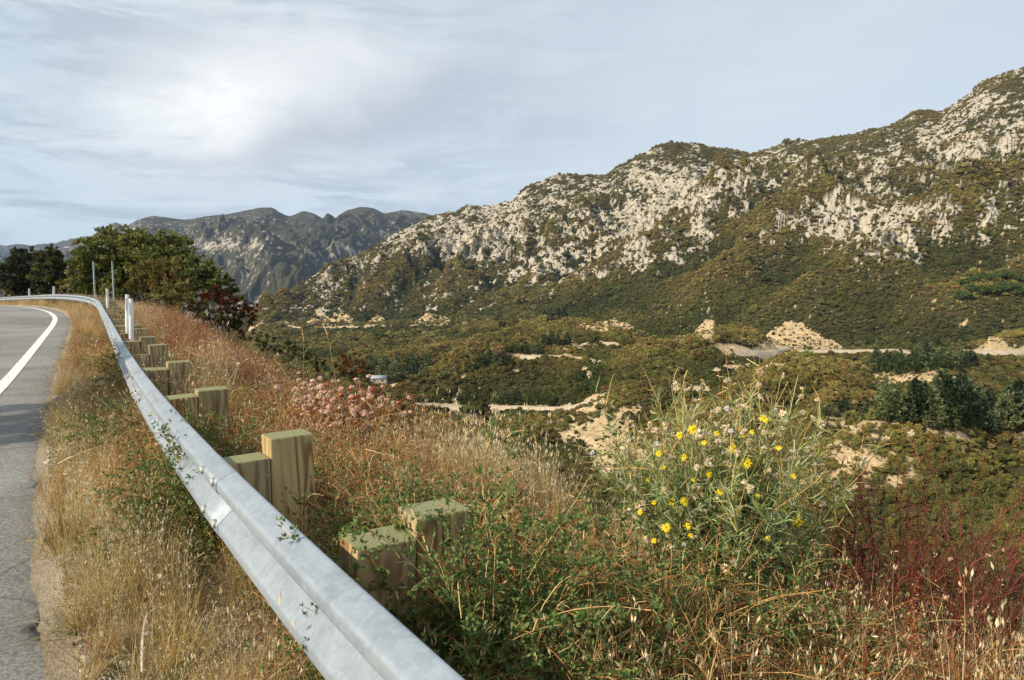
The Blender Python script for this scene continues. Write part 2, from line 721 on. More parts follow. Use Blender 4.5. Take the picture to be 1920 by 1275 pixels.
# ------------------------------------------------------------------ pavement and its edge line
def asphalt_material():
    m, nt, b = new_mat('asphalt')
    p = geo_pos(nt)
    v = nt.nodes.new('ShaderNodeTexVoronoi')
    v.inputs['Scale'].default_value = 95
    nt.links.new(p, v.inputs['Vector'])
    vs = nt.nodes.new('ShaderNodeSeparateColor')
    nt.links.new(v.outputs['Color'], vs.inputs[0])
    stones = ramp(nt, vs.outputs[0], [(0.0, (0.09, 0.088, 0.082)), (0.5, (0.24, 0.235, 0.215)), (1.0, (0.5, 0.485, 0.44))])
    n1 = noise(nt, p, 0.8, 5, 0.6)
    n2 = noise(nt, p, 38, 4, 0.7)
    n4 = noise(nt, p, 0.22, 4, 0.6, 0.8)
    tone = mixc(nt, 1.0, ramp(nt, n1, [(0.3, 0.80), (0.7, 1.1)]), ramp(nt, n4, [(0.42, 0.78), (0.52, 1.0), (0.6, 1.06)]), 'MULTIPLY')
    c = mixc(nt, 0.55, stones, ramp(nt, n2, [(0.3, (0.13, 0.126, 0.117)), (0.7, (0.38, 0.365, 0.33))]))
    c = mixc(nt, 1.0, c, tone, 'MULTIPLY')
    e = attr(nt, 'edge').outputs['Fac']
    c = mixc(nt, math_node(nt, 'MULTIPLY', e, 0.55), c, (0.05, 0.048, 0.045))
    # a few hairline cracks sealed darker
    cr = nt.nodes.new('ShaderNodeTexVoronoi')
    cr.feature = 'DISTANCE_TO_EDGE'
    cr.inputs['Scale'].default_value = 0.55
    wp = nt.nodes.new('ShaderNodeTexNoise')
    wp.inputs['Scale'].default_value = 2.5
    nt.links.new(p, wp.inputs['Vector'])
    mx = mixc(nt, 0.12, p, wp.outputs['Color'], 'ADD')
    nt.links.new(mx, cr.inputs['Vector'])
    crk = ramp(nt, cr.outputs['Distance'], [(0.0, 1.0), (0.006, 0.0)])
    c = mixc(nt, math_node(nt, 'MULTIPLY', crk, 0.5), c, (0.04, 0.04, 0.04))
    nt.links.new(c, b.inputs['Base Color'])
    b.inputs['Roughness'].default_value = 0.88
    bump(nt, b, mixc(nt, 0.5, vs.outputs[0], n2), 0.55, 0.01)
    return m


def road_strip(name, ls, d0f, d1, dz, mat, nd, edge=False):
    """strip along the path between offsets d0f(l) (valley edge) and d1"""
    d0 = d0f(ls)
    f = np.linspace(0, 1, nd) ** 2 if edge else np.linspace(0, 1, nd)
    if not edge:
        d1 = d0[:, None] - 0.16
    D = d0[:, None] + (d1 - d0[:, None]) * f[None]
    Lm = np.repeat(ls[:, None], nd, 1)
    X, Y = ld_to_xy(Lm, D)
    Z = np.interp(Lm, L_ARC, PATH[:, 2]) + dz + 0.012 * np.clip(-D - 1, 0, 8)
    e = smooth(0.10, 0.0, np.abs(D - d0[:, None])) if edge else np.zeros_like(D)
    V = np.stack([X, Y, Z], -1)
    if edge:                      # a broken vertical edge down into the gravel
        low = V[:, :1].copy()
        low[..., 2] -= 0.07
        xx, yy = ld_to_xy(Lm[:, :1], D[:, :1] + 0.015)
        low[..., 0], low[..., 1] = xx, yy
        V = np.concatenate([low, V], 1)
        e = np.concatenate([np.ones_like(e[:, :1]), e], 1)
    a, c = V.shape[:2]
    ii = np.arange(a * c).reshape(a, c)
    q = np.stack([ii[:-1, :-1], ii[1:, :-1], ii[1:, 1:], ii[:-1, 1:]], -1).reshape(-1, 4)
    return mesh_np(name, V, [q], None, mat, True, {'edge': e})


rl = graded(-8, 0, [(10, 0.035), (30, 0.1), (116, 0.5)])
M_ASPH = asphalt_material()
edge_f = lambda l: edge_d(l) + 0.02 + 0.07 * fbm(l * 1.3, l * 0, 4, 21, 0.6) + 0.09 * np.minimum(0, fbm(l * 3.4, l * 0 + 3, 4, 23, 0.65)) - 0.0 * l
obj('road', road_strip('road', rl, edge_f, ROAD_EDGE - ROAD_W, 0.0, M_ASPH, 14, True), kind='structure')


def paint_material():
    m, nt, b = new_mat('road_paint')
    p = geo_pos(nt)
    n = noise(nt, p, 55, 5, 0.7)
    n1 = noise(nt, p, 2.2, 4, 0.6)
    c = ramp(nt, n, [(0.34, (0.28, 0.27, 0.25)), (0.44, (0.74, 0.73, 0.70)), (0.7, (0.82, 0.81, 0.78))])
    c = mixc(nt, 1.0, c, ramp(nt, n1, [(0.3, 0.9), (0.7, 1.0)]), 'MULTIPLY')
    nt.links.new(c, b.inputs['Base Color'])
    b.inputs['Roughness'].default_value = 0.7
    bump(nt, b, n, 0.3, 0.004)
    return m


M_PAINT = paint_material()
o = obj('edge_line', road_strip('edge_line', rl, lambda l: line_d(l) + 0.075 + 0.006 * perlin(l * 3, l * 0, 40), -9.0, 0.006, M_PAINT, 3), kind='structure')

# ------------------------------------------------------------------ the mountain across the valley
# Survey of the slope: for each contour belt, where it shows in the photograph and how far away it lies.
LV = [
    # near floor of the canyon (hidden by the shoulder)
    [(-400, 860, 160), (480, 830, 330), (700, 860, 200), (850, 900, 160), (1000, 980, 120), (1200, 1100, 90), (1400, 1250, 72), (1600, 1330, 62), (1920, 1340, 60), (2400, 1340, 60)],
    [(-400, 800, 300), (300, 770, 500), (480, 715, 480), (700, 762, 330), (850, 803, 260), (1000, 860, 200), (1200, 965, 150), (1400, 1060, 122), (1600, 1130, 102), (1920, 1120, 97), (2400, 1110, 95)],
    [(-400, 790, 500), (300, 745, 700), (480, 665, 700), (700, 738, 410), (850, 768, 375), (1000, 769, 335), (1140, 762, 305), (1300, 802, 262), (1500, 862, 192), (1700, 905, 170), (1920, 905, 152), (2400, 900, 150)],
    [(-400, 770, 700), (300, 730, 900), (480, 645, 900), (700, 702, 510), (850, 690, 470), (1000, 676, 450), (1140, 664, 450), (1300, 722, 362), (1500, 775, 282), (1640, 802, 256), (1920, 806, 242), (2400, 800, 240)],
    [(-400, 760, 900), (300, 715, 1100), (480, 630, 1100), (700, 655, 760), (850, 647, 660), (1000, 640, 610), (1140, 640, 565), (1300, 668, 482), (1420, 667, 470), (1500, 690, 432), (1640, 705, 402), (1800, 700, 395), (1920, 672, 400), (2400, 650, 400)],
    [(-400, 750, 1200), (300, 705, 1300), (480, 619, 1300), (600, 619, 1250), (850, 613, 1100), (900, 608, 1040), (1000, 622, 860), (1180, 625, 780), (1300, 650, 650), (1420, 661, 562), (1500, 662, 540), (1640, 660, 540), (1920, 662, 520), (2400, 662, 520)],
    [(-400, 745, 1300), (300, 700, 1400), (480, 597, 1370), (560, 575, 1440), (700, 562, 1450), (850, 560, 1360), (1000, 550, 1250), (1100, 560, 1150), (1230, 512, 1140), (1400, 480, 1040), (1500, 505, 880), (1640, 505, 800), (1920, 450, 800), (2400, 380, 800)],
    [(-400, 742, 1400), (300, 690, 1480), (470, 602, 1440), (560, 548, 1560), (700, 512, 1620), (850, 480, 1620), (1000, 450, 1610), (1100, 430, 1600), (1230, 400, 1560), (1400, 375, 1460), (1500, 395, 1280), (1640, 395, 1160), (1920, 300, 1150), (2400, 200, 1100)],
    [(-400, 740, 1500), (300, 680, 1560), (440, 640, 1500), (470, 604, 1500), (500, 577, 1650), (560, 532, 1700), (620, 497, 1760), (700, 466, 1850), (760, 431, 1900), (820, 405, 1950), (850, 398, 1950), (880, 384, 1950), (900, 388, 1950), (960, 376, 1950), (985, 352, 1950), (1045, 329, 1950), (1130, 328, 1950), (1180, 300, 1900), (1225, 272, 1900),
     (1300, 270, 1900), (1330, 277, 1930), (1400, 288, 1950), (1440, 279, 1930), (1465, 265, 1900), (1540, 262, 1850), (1600, 250, 1800), (1660, 237, 1750), (1700, 210, 1700), (1750, 212, 1700), (1785, 188, 1650), (1820, 155, 1600), (1920, 122, 1550), (2100, 60, 1500), (2400, 0, 1450)],
]
LV_S = [30, 55, 85, 60, 50, 50, 85, 110, 110]     # rows between levels (first entry unused)
px_cols = np.concatenate([np.linspace(-380, 380, 24)[:-1], np.linspace(380, 460, 12)[:-1], np.linspace(460, 1960, 840), np.linspace(1960, 2380, 90)[1:]])
nc = len(px_cols)


def pchip_rows(Xk, Yk, xq_idx_counts):
    return None


K = len(LV)
Yl = np.zeros((K, nc))
Vl = np.zeros((K, nc))
Tl = None
for k, lv in enumerate(LV):
    a = np.array(lv, float)
    py = np.interp(px_cols, a[:, 0], a[:, 1])
    Yl[k] = np.interp(px_cols, a[:, 0], a[:, 2])
    # ease the polyline a little, the skyline least
    w = 61 if k < K - 1 else 7
    kk = np.hanning(w)
    kk /= kk.sum()
    py = np.convolve(np.pad(py, w // 2, mode='edge'), kk, 'valid')
    Yl[k] = np.convolve(np.pad(Yl[k], 30, mode='edge'), np.ones(61) / 61, 'valid')
    t, v = ray(px_cols, py)
    Vl[k] = v
Tcol = ray(px_cols, np.full(nc, 532.0))[0]
Zl = CAMZ + Vl * Yl
# rows
sr = [0.0]
for k in range(1, K):
    n = LV_S[k]
    sr += list(k - 1 + (np.arange(n) + 1) / n)
sr = np.array(sr)
nb = 26
# Catmull-Rom in the level index for Y and Z
def cr_rows(A):
    out = np.zeros((len(sr), nc))
    Ap = np.concatenate([2 * A[:1] - A[1:2], A, 2 * A[-1:] - A[-2:-1]])
    for i, s in enumerate(sr):
        k = min(int(s), K - 2)
        t = s - k
        p0, p1, p2, p3 = Ap[k], Ap[k + 1], Ap[k + 2], Ap[k + 3]
        # monotone-limited tangents
        m1 = np.where((p1 - p0) * (p2 - p1) > 0, 2 * (p1 - p0) * (p2 - p1) / np.where((p2 - p0) == 0, 1, (p2 - p0)), 0)
        m2 = np.where((p2 - p1) * (p3 - p2) > 0, 2 * (p2 - p1) * (p3 - p2) / np.where((p3 - p1) == 0, 1, (p3 - p1)), 0)
        out[i] = p1 * (2 * t ** 3 - 3 * t ** 2 + 1) + m1 * (t ** 3 - 2 * t ** 2 + t) + p2 * (-2 * t ** 3 + 3 * t ** 2) + m2 * (t ** 3 - t ** 2)
    return out


MY = cr_rows(Yl)
MZ = cr_rows(Zl)
# the far side of the crest
fb = (np.arange(nb) + 1) / nb
MYb = MY[-1][None] * (1 + 0.6 * fb[:, None] ** 1.5)
MZb = MZ[-1][None] - (MYb - MY[-1][None]) * 0.55 - 0.0
MY = np.concatenate([MY, MYb])
MZ = np.concatenate([MZ, MZb])
S_ROW = np.concatenate([sr, K - 1 + fb])
MX = MY * Tcol[None]
SS = np.repeat(S_ROW[:, None], nc, 1)
MPX = np.repeat(px_cols[None], len(S_ROW), 0)
nr = len(S_ROW)


def seg_dist(px, py, pl):
    best = np.full(px.shape, 1e9)
    tt = np.zeros(px.shape)
    L = 0
    tot = sum(math.dist(pl[i][:2], pl[i + 1][:2]) for i in range(len(pl) - 1))
    for (a, b) in zip(pl[:-1], pl[1:]):
        ax, ay, bx, by = a[0], a[1], b[0], b[1]
        l2 = (bx - ax) ** 2 + (by - ay) ** 2
        u = np.clip(((px - ax) * (bx - ax) + (py - ay) * (by - ay)) / l2, 0, 1)
        dd = np.hypot(px - ax - u * (bx - ax), py - ay - u * (by - ay))
        m = dd < best
        best = np.where(m, dd, best)
        tt = np.where(m, (L + u * math.sqrt(l2)) / tot, tt)
        L += math.sqrt(l2)
    return best, tt


# spurs that run down from the crest: (photo line, height in metres at top, middle and foot, half width in metres)
def surf_xy(px, py):
    j = int(np.argmin(np.abs(px_cols - px)))
    col_px, col_py = to_px(MX[:, j], MY[:, j], MZ[:, j])
    m = np.nonzero(col_py[:len(sr)] <= py)[0]
    i = m[0] if len(m) else len(sr) - 1
    return MX[i, j], MY[i, j]


SPURS = [
    ([(1680, 240), (1560, 310), (1440, 375), (1339, 425), (1230, 495), (1110, 560)], (20, 70, 22), 95),
    ([(1900, 195), (1760, 290), (1626, 365), (1540, 425), (1476, 463), (1380, 540), (1305, 596)], (25, 66, 20), 80),
    ([(2000, 330), (1900, 425), (1760, 475), (1647, 515), (1560, 555), (1476, 600)], (35, 44, 14), 70),
    ([(2050, 520), (1930, 560), (1830, 590), (1740, 625)], (20, 20, 8), 40),
    ([(1045, 335), (960, 430), (880, 500), (820, 560)], (20, 45, 14), 85),
    ([(885, 390), (800, 470), (730, 530), (690, 580)], (15, 38, 12), 80),
    ([(1180, 305), (1110, 400), (1040, 480), (990, 560)], (22, 50, 14), 85),
    ([(760, 435), (680, 500), (610, 560)], (10, 28, 10), 60),
    ([(1300, 275), (1250, 360), (1210, 440)], (25, 50, 14), 80),
    ([(1420, 290), (1390, 350), (1330, 400)], (15, 32, 10), 60),
    ([(1420, 662), (1330, 690), (1240, 730), (1140, 790)], (8, 13, 6), 34),
    ([(1920, 672), (1840, 700), (1770, 730), (1700, 770)], (7, 9, 4), 26),
    ([(1920, 880), (1780, 905), (1660, 960), (1590, 1010)], (8, 14, 6), 16),
    ([(1000, 690), (900, 715), (820, 745)], (10, 14, 5), 42),
    ([(1560, 720), (1450, 770), (1380, 810), (1280, 860)], (7, 11, 5), 26),
    ([(1120, 640), (1040, 628), (930, 610)], (5, 14, 8), 46),
    ([(1700, 820), (1610, 860), (1550, 930)], (6, 11, 5), 15),
]
spur_h = np.zeros_like(MX)
wx_ = 26 * fbm(MX / 160, MY / 160, 3, 61)
wy_ = 26 * fbm(MX / 160, MY / 160, 3, 67)
for pl, (h0, h1, h2), hw in SPURS:
    wpl = [surf_xy(*p) for p in pl]
    sc = min(1.0, hw / 60)
    dd, tt = seg_dist(MX + wx_ * sc, MY + wy_ * sc, wpl)
    hh = np.interp(tt, [0, 0.5, 1], [h0, h1, h2])
    prof = np.exp(-np.abs(dd / (hw * 0.8)) ** 1.1) if hw > 50 else np.exp(-(dd / hw) ** 2)
    spur_h = np.maximum(spur_h, hh * prof)
hw_damp = 1 - 0.97 * np.exp(-np.abs((SS - 4.95) / 0.24) ** 3)     # the bench the highway runs on
crest = smooth(7.0, 8.0, SS)
spur_h *= (1 - 0.95 * smooth(6.3, 7.8, SS))
MZ = MZ + 1.75 * spur_h * hw_damp
# gullies and broken rock
up = smooth(5.1, 7.0, SS) * smooth(300, 470, MPX)
qx = MX + 0.25 * MY
qy = MY * 0.55 - 0.2 * MX
wq = 40 * fbm(MX / 220, MY / 220, 3, 71)
g1 = ridged((qx + wq) / 190, (qy + wq) / 330, 5, 13, 0.55)
calm = 1 - 0.93 * smooth(6.5, 7.95, SS)
MZ += up * (g1 - 0.9) * 52 * calm
g2 = ridged((qx + wq * 0.6) / 62, (qy - wq) / 100, 4, 19, 0.5)
MZ += up * (g2 - 0.8) * 17 * (0.1 + 0.9 * calm)
low = (1 - up) * np.clip(hw_damp, 0, 1)
MZ += low * (fbm(MX / 55, MY / 75, 4, 23) * np.clip(MY / 90, 1.0, 5.5) + (ridged(MX / 34, MY / 60, 3, 29) - 0.7) * np.clip(MY / 300, 0.3, 1.4))

# the bench the highway was cut into
MZ += (3.0 + 4.5 * smooth(1050, 800, MPX)) * np.exp(-np.abs((SS - 5.03) / 0.17) ** 3) * smooth(380, 460, MPX)

# ---- where rock and bare earth show
CPX, CPY = to_px(MX, MY, MZ)
rock_blobs = [(1290, 405, 120, 75, .55), (1230, 345, 90, 50, .30), (1400, 330, 70, 45, .32), (1010, 440, 130, 75, .34), (1120, 440, 60, 60, .3), (860, 425, 110, 55, .36),
              (760, 455, 70, 40, .3), (690, 500, 40, 26, .25), (1570, 445, 110, 60, .40), (1640, 330, 80, 70, .42), (1500, 420, 60, 50, .3), (1700, 440, 130, 70, .42),
              (1850, 240, 130, 90, .42), (1860, 370, 90, 70, .3), (1000, 520, 110, 50, .26), (1060, 500, 60, 55, .3), (880, 470, 60, 35, .3), (620, 570, 80, 35, .18), (1200, 480, 40, 45, .35),
              (1180, 430, 14, 90, .35), (1850, 430, 16, 50, .4), (1470, 290, 60, 30, .35), (740, 545, 60, 30, .14), (1060, 350, 80, 30, .25), (940, 385, 80, 22, .3), (1320, 590, 18, 20, .3),
              (820, 520, 60, 40, .10), (1260, 590, 30, 14, .15), (1800, 165, 50, 40, .3), (1760, 260, 60, 40, .25), (540, 590, 60, 22, .2), (760, 540, 260, 70, .13), (680, 575, 110, 30, .12), (640, 530, 70, 30, .14), (800, 570, 70, 26, .14), (1000, 575, 60, 20, .12), (900, 545, 50, 30, .18),
              (1240, 540, 14, 10, .35), (1680, 555, 30, 20, .12), (1560, 560, 40, 30, .1)]
green_blobs = [(1180, 560, 150, 50, -.4), (1380, 540, 110, 55, -.3), (1420, 470, 60, 30, -.22), (1600, 590, 190, 60, -.45), (1820, 540, 150, 70, -.6), (1540, 350, 70, 30, -.25), (1760, 350, 90, 28, -.25),
               (760, 510, 55, 28, -.35), (860, 500, 30, 18, -.35), (930, 560, 60, 26, -.3), (1100, 590, 70, 24, -.4), (700, 560, 70, 20, -.25), (1120, 375, 30, 16, -.2), (1560, 520, 90, 30, -.15),
               (1880, 320, 40, 50, -.2), (1740, 220, 30, 14, -.25), (1330, 300, 40, 14, -.1)]
earth_blobs = [(1100, 812, 75, 30, .46), (1165, 855, 80, 44, .42), (1600, 862, 50, 34, .44), (1695, 898, 30, 16, .5), (1400, 690, 50, 18, .44), (1310, 722, 30, 14, .46), (1590, 790, 70, 16, .36),
               (1680, 700, 50, 14, .5), (1770, 695, 60, 12, .42), (1720, 713, 80, 12, .45), (1800, 815, 160, 12, .3), (1120, 748, 26, 11, .55), (1150, 655, 80, 12, .36), (1270, 636, 20, 6, .2), (1090, 650, 40, 8, .35),
               (780, 650, 60, 14, .22), (720, 715, 40, 12, .42), (960, 655, 90, 10, .1), (1040, 765, 100, 8, .3), (1440, 640, 16, 8, .15), (1640, 520, 50, 14, .12), (1530, 640, 20, 8, .2), (1230, 900, 60, 30, .2),
               (700, 650, 16, 30, .3), (960, 605, 60, 8, .1), (1330, 612, 10, 20, .3), (1180, 770, 30, 8, .4), (1500, 795, 20, 6, .3), (1620, 640, 10, 5, .3)]


def blobs(lst):
    s = np.zeros_like(CPX)
    for x, y, rx, ry, a in lst:
        s += a * np.exp(-((CPX - x) / rx) ** 2 - ((CPY - y) / ry) ** 2)
    return s


gulf = fbm(MX / 95, MY / 150, 4, 41, 0.6)
fine_n = fbm(MX / 26, (MY + MZ) / 30, 4, 43, 0.62)
fine_n2 = fbm(MX / 9, (MY + MZ) / 10, 3, 47, 0.6)
rock_f = np.interp(SS, [5.05, 5.5, 6.1, 6.6, 7.2, 8, 9], [0.02, 0.11, 0.19, 0.22, 0.235, 0.25, 0.25]) + blobs(rock_blobs) + blobs(green_blobs)
rock_f = 0.07 + 0.76 * rock_f
rock_f += 0.20 * gulf + 0.33 * fine_n + 0.24 * fine_n2 + 0.05 * (0.9 - g1)
rock_f -= 0.10 * np.clip(spur_h / 60, 0, 1)
streak = fbm((MX + 0.5 * MZ) / 30, (MZ - 0.3 * MX) / 13, 4, 49, 0.6)
rock_f += 0.20 * streak
rock = smooth(0.40, 0.47, rock_f) * smooth(5.02, 5.1, SS)
earth_f = blobs(earth_blobs) + 0.20 * fbm(MX / 14, (MY + MZ) / 16, 4, 53, 0.6) + 0.24 * fbm(MX / 4.5, (MY + MZ) / 5, 3, 57, 0.6)
earth_f += 0.05 + 0.05 * np.clip(spur_h / 12, 0, 1)
earth = smooth(0.285, 0.35, earth_f)


def in_poly(px, py, poly):
    ins = np.zeros(px.shape, bool)
    n = len(poly)
    for i in range(n):
        x1, y1 = poly[i]
        x2, y2 = poly[(i + 1) % n]
        c = ((y1 > py) != (y2 > py)) & (px < (x2 - x1) * (py - y1) / (y2 - y1 + 1e-9) + x1)
        ins ^= c
    return ins


CUTS = [[(1405, 658), (1418, 648), (1440, 627), (1462, 608), (1482, 599), (1492, 606), (1505, 604), (1512, 614), (1530, 622), (1548, 636), (1566, 641), (1592, 659)],
        [(1836, 650), (1850, 638), (1866, 631), (1880, 634), (1892, 649)],
        [(1070, 616), (1085, 609), (1110, 605), (1150, 600), (1176, 605), (1190, 614), (1182, 622), (1120, 624)],
        [(765, 612), (778, 600), (795, 586), (812, 588), (835, 594), (852, 603), (852, 610)],
        [(668, 614), (690, 600), (706, 588), (722, 600), (738, 612)], [(560, 614), (580, 598), (592, 575), (606, 592), (640, 586), (662, 598), (664, 614)],
        [(508, 614), (520, 600), (545, 604), (560, 614)], [(880, 599), (893, 589), (908, 592), (914, 598)],
        [(1298, 640), (1302, 622), (1322, 600), (1338, 589), (1338, 616), (1344, 634), (1330, 642)],
        [(1255, 640), (1262, 630), (1278, 630), (1286, 640)], [(1195, 640), (1205, 632), (1215, 640)], [(1130, 640), (1140, 632), (1156, 634), (1160, 641)]]
wob = 5 * fbm(MX / 9, (MY + MZ) / 9, 3, 83)
cut = np.zeros(CPX.shape)
for poly in CUTS:
    cut = np.maximum(cut, in_poly(CPX + wob, CPY + wob * 0.6, poly))
cut *= (SS < 6.4)
earth = np.maximum(earth * (SS < 6), cut)
# craggy relief: rock stands out, cut faces are raw
rel = smooth(0.35, 0.8, rock_f) * smooth(5.02, 5.3, SS)
crag = ridged((MX + 0.5 * MZ) / 42, (MY * 0.35 + MZ - 0.3 * MX) / 24, 5, 91, 0.58)
_cr = rel * (1 - 0.7 * np.exp(-((SS - 8) / 0.2) ** 2)) * smooth(8.6, 8.0, SS)
MY = MY - _cr * ((crag - 0.8) * 6.0 + 2.0)           # faces step out of the slope
MZ = MZ + _cr * (crag - 0.8) * 3.5 + cut * (ridged(MX / 8, (MY + MZ) / 8, 3, 95) - 0.8) * 1.2

def far_hit(px, py):
    """point of the far slope seen through a photo pixel"""
    t, v = ray(px, py)
    j = np.interp(t, Tcol, np.arange(nc))
    j0 = int(min(max(int(j), 0), nc - 2))
    f = j - j0
    Yc = MY[:, j0] * (1 - f) + MY[:, j0 + 1] * f
    Zc = MZ[:, j0] * (1 - f) + MZ[:, j0 + 1] * f
    vv = (Zc - CAMZ) / Yc
    m = np.nonzero(vv >= v)[0]
    k = int(m[0]) if len(m) else len(sr) - 1
    k = max(k, 1)
    v0, v1 = vv[k - 1], vv[k]
    a = 0 if v1 == v0 else min(max((v - v0) / (v1 - v0), 0), 1)
    Y = Yc[k - 1] * (1 - a) + Yc[k] * a
    Z = Zc[k - 1] * (1 - a) + Zc[k] * a
    return Vector((float(t * Y), float(Y), float(Z)))


# highways as world polylines, so that no bush grows on them
ROADS_PX = {
    'highway': ([(470, 614), (560, 614), (650, 613), (740, 612), (850, 608), (890, 602)], 7.0),
    'highway_east': ([(1352, 653), (1376, 655), (1400, 657), (1440, 659), (1500, 660), (1600, 660), (1700, 658), (1800, 657), (1880, 657), (1990, 658)], 6.5),
    'valley_road': ([(745, 754), (800, 757), (860, 761), (930, 763), (1000, 764), (1060, 764), (1090, 760), (1110, 752), (1120, 742)], 3.6),
    'dirt_track': ([(962, 665), (1000, 668), (1040, 670), (1080, 672), (1110, 674), (1130, 681)], 2.6),
    'dirt_track_upper': ([(1070, 648), (1090, 646), (1115, 640), (1150, 648), (1185, 650)], 3.0),
}
ROADS = {k: ([far_hit(*p) for p in pl], w) for k, (pl, w) in ROADS_PX.items()}


for _pts, _w in ROADS.values():      # raw fill and cleared verge beside the roads
    _d, _ = seg_dist(MX, MY, [(p.x, p.y) for p in _pts])
    _near = MY < np.interp(MX, [p.x for p in _pts], [p.y for p in _pts])
    _lim = _w * (0.5 + np.where(_near, 0.12, 0.10)) + 1.2 * fbm(MX / 6, MY / 6, 3, 88)
    earth = np.maximum(earth, smooth(0.8, -0.2, _d - _lim))

V = np.stack([MX, MY, MZ], -1)
ii = np.arange(nr * nc).reshape(nr, nc)
Qm = np.stack([ii[:-1, :-1], ii[:-1, 1:], ii[1:, 1:], ii[1:, :-1]], -1).reshape(-1, 4)


def mountain_material(name, scale=1.0, brush=((0.036, 0.032, 0.014), (0.066, 0.056, 0.024)), rocks=((0.15, 0.125, 0.095), (0.38, 0.335, 0.26), (0.57, 0.52, 0.42))):
    m, nt, b = new_mat(name)
    p = geo_pos(nt)
    n1 = noise(nt, p, 0.05 * scale, 6, 0.65)
    n2 = noise(nt, p, 0.35 * scale, 4, 0.65)
    bc = ramp(nt, n2, [(0.35, brush[0]), (0.65, brush[1])])
    n3 = noise(nt, mapping(nt, p, (1, 1, 1.5)), 0.12 * scale, 6, 0.7, 1.2)
    rc = ramp(nt, mixc(nt, 0.5, mixc(nt, 0.5, n1, n3), n2), [(0.34, rocks[0]), (0.5, rocks[1]), (0.64, rocks[2])])
    ec = ramp(nt, n2, [(0.3, (0.30, 0.205, 0.105)), (0.5, (0.47, 0.345, 0.19)), (0.7, (0.60, 0.47, 0.285))])
    c = mixc(nt, attr(nt, 'rock').outputs['Fac'], bc, rc)
    c = mixc(nt, attr(nt, 'earth').outputs['Fac'], c, ec)
    nt.links.new(c, b.inputs['Base Color'])
    b.inputs['Roughness'].default_value = 0.95
    b.inputs['Specular IOR Level'].default_value = 0.1
    bump(nt, b, n2, 0.6, 1.2 / scale)
    return m


M_MTN = mountain_material('mountain_ground')
obj('mountain', mesh_np('mountain', V, [Qm], None, M_MTN, True, {'rock': rock, 'earth': earth}), kind='structure')


def far_ground(x, y):
    """height of the far slope at a place"""
    t = x / y
    j = float(np.interp(t, Tcol, np.arange(nc)))
    j0 = int(min(max(int(j), 0), nc - 2))
    f = j - j0
    return float(np.interp(y, MY[:, j0], MZ[:, j0]) * (1 - f) + np.interp(y, MY[:, j0 + 1], MZ[:, j0 + 1]) * f)


# ------------------------------------------------------------------ mountains further off
def range_mesh(name, levels, rows, cols, amp, lam, seed, mat, rock_base, p0, p1, crest_amp=0.25, far_drop=0.4, rb=(), spurs=()):
    pc = np.linspace(p0, p1, cols)
    A = []
    for lv in levels:
        a = np.array(lv, float)
        py = np.interp(pc, a[:, 0], a[:, 1])
        Yk = np.interp(pc, a[:, 0], a[:, 2])
        kk = np.hanning(9)
        kk /= kk.sum()
        py = np.convolve(np.pad(py, 4, mode='edge'), kk, 'valid')
        A.append((Yk, CAMZ + ray(pc, py)[1] * Yk))
    tcol = ray(pc, np.full(cols, 532.0))[0]
    Ys, Zs, S = [], [], []
    for k in range(len(A) - 1):
        for i in range(rows):
            t = i / rows
            t2 = t
            Ys.append(A[k][0] * (1 - t) + A[k + 1][0] * t)
            Zs.append(A[k][1] * (1 - t2) + A[k + 1][1] * t2)
            S.append(k + t)
    Ys.append(A[-1][0]); Zs.append(A[-1][1]); S.append(len(A) - 1.0)
    for i in range(8):
        f = (i + 1) / 8
        Ys.append(A[-1][0] * (1 + 0.4 * f)); Zs.append(A[-1][1] - A[-1][0] * 0.4 * f * far_drop); S.append(len(A) - 1 + f)
    Y, Z, S = np.array(Ys), np.array(Zs), np.repeat(np.array(S)[:, None], cols, 1)
    X = Y * tcol[None]
    top = len(A) - 1
    keep = 1 - (1 - crest_amp) * smooth(top - 0.85, top - 0.04, S)
    w = 0.35 * lam * fbm(X / lam / 1.2, Y / lam / 1.2, 3, seed + 3)
    r1 = ridged((X + w) / lam, (Y - w) / lam / 1.6, 5, seed, 0.48)
    Z = Z + (r1 - 0.9) * amp * keep * smooth(0, 0.25, S)
    Z = Z + (ridged((X + 0.4 * w) / lam * 4.5, (Y + w) / lam * 1.6, 4, seed + 9, 0.55) - 0.8) * amp * 0.26 * (0.06 + 0.94 * keep)
    if len(spurs):
        for pl, h, hw in spurs:
            pts = []
            for (a, b, yy) in pl:
                t, v = ray(a, b)
                pts.append((float(t) * yy, yy))
            dd, tt = seg_dist(X + w * 0.3, Y + w * 0.3, pts)
            Z = Z + h * np.exp(-(dd / hw) ** 2 * 1.0) * keep
    cx, cy = to_px(X, Y, Z)
    rf = rock_base + 0.12 * fbm(X / lam / 0.5, (Y + Z) / lam / 0.5, 5, seed + 21, 0.6) + 0.26 * fbm(X / lam * 8, (Y + Z) / lam * 10, 4, seed + 25, 0.65) + 0.34 * fbm(X / lam * 24, (Y + 2 * Z) / lam * 20, 3, seed + 35, 0.65) - 0.08 * (r1 - 0.9)
    for x, y, rx, ry, a in rb:
        rf += a * np.exp(-((cx - x) / rx) ** 2 - ((cy - y) / ry) ** 2)
    rock = smooth(0.46, 0.62, rf)
    V = np.stack([X, Y, Z], -1)
    a, c = X.shape
    ii = np.arange(a * c).reshape(a, c)
    q = np.stack([ii[:-1, :-1], ii[:-1, 1:], ii[1:, 1:], ii[1:, :-1]], -1).reshape(-1, 4)
    return obj(name, mesh_np(name, V, [q], None, mat, True, {'rock': rock, 'earth': np.zeros(X.size)}), kind='structure')


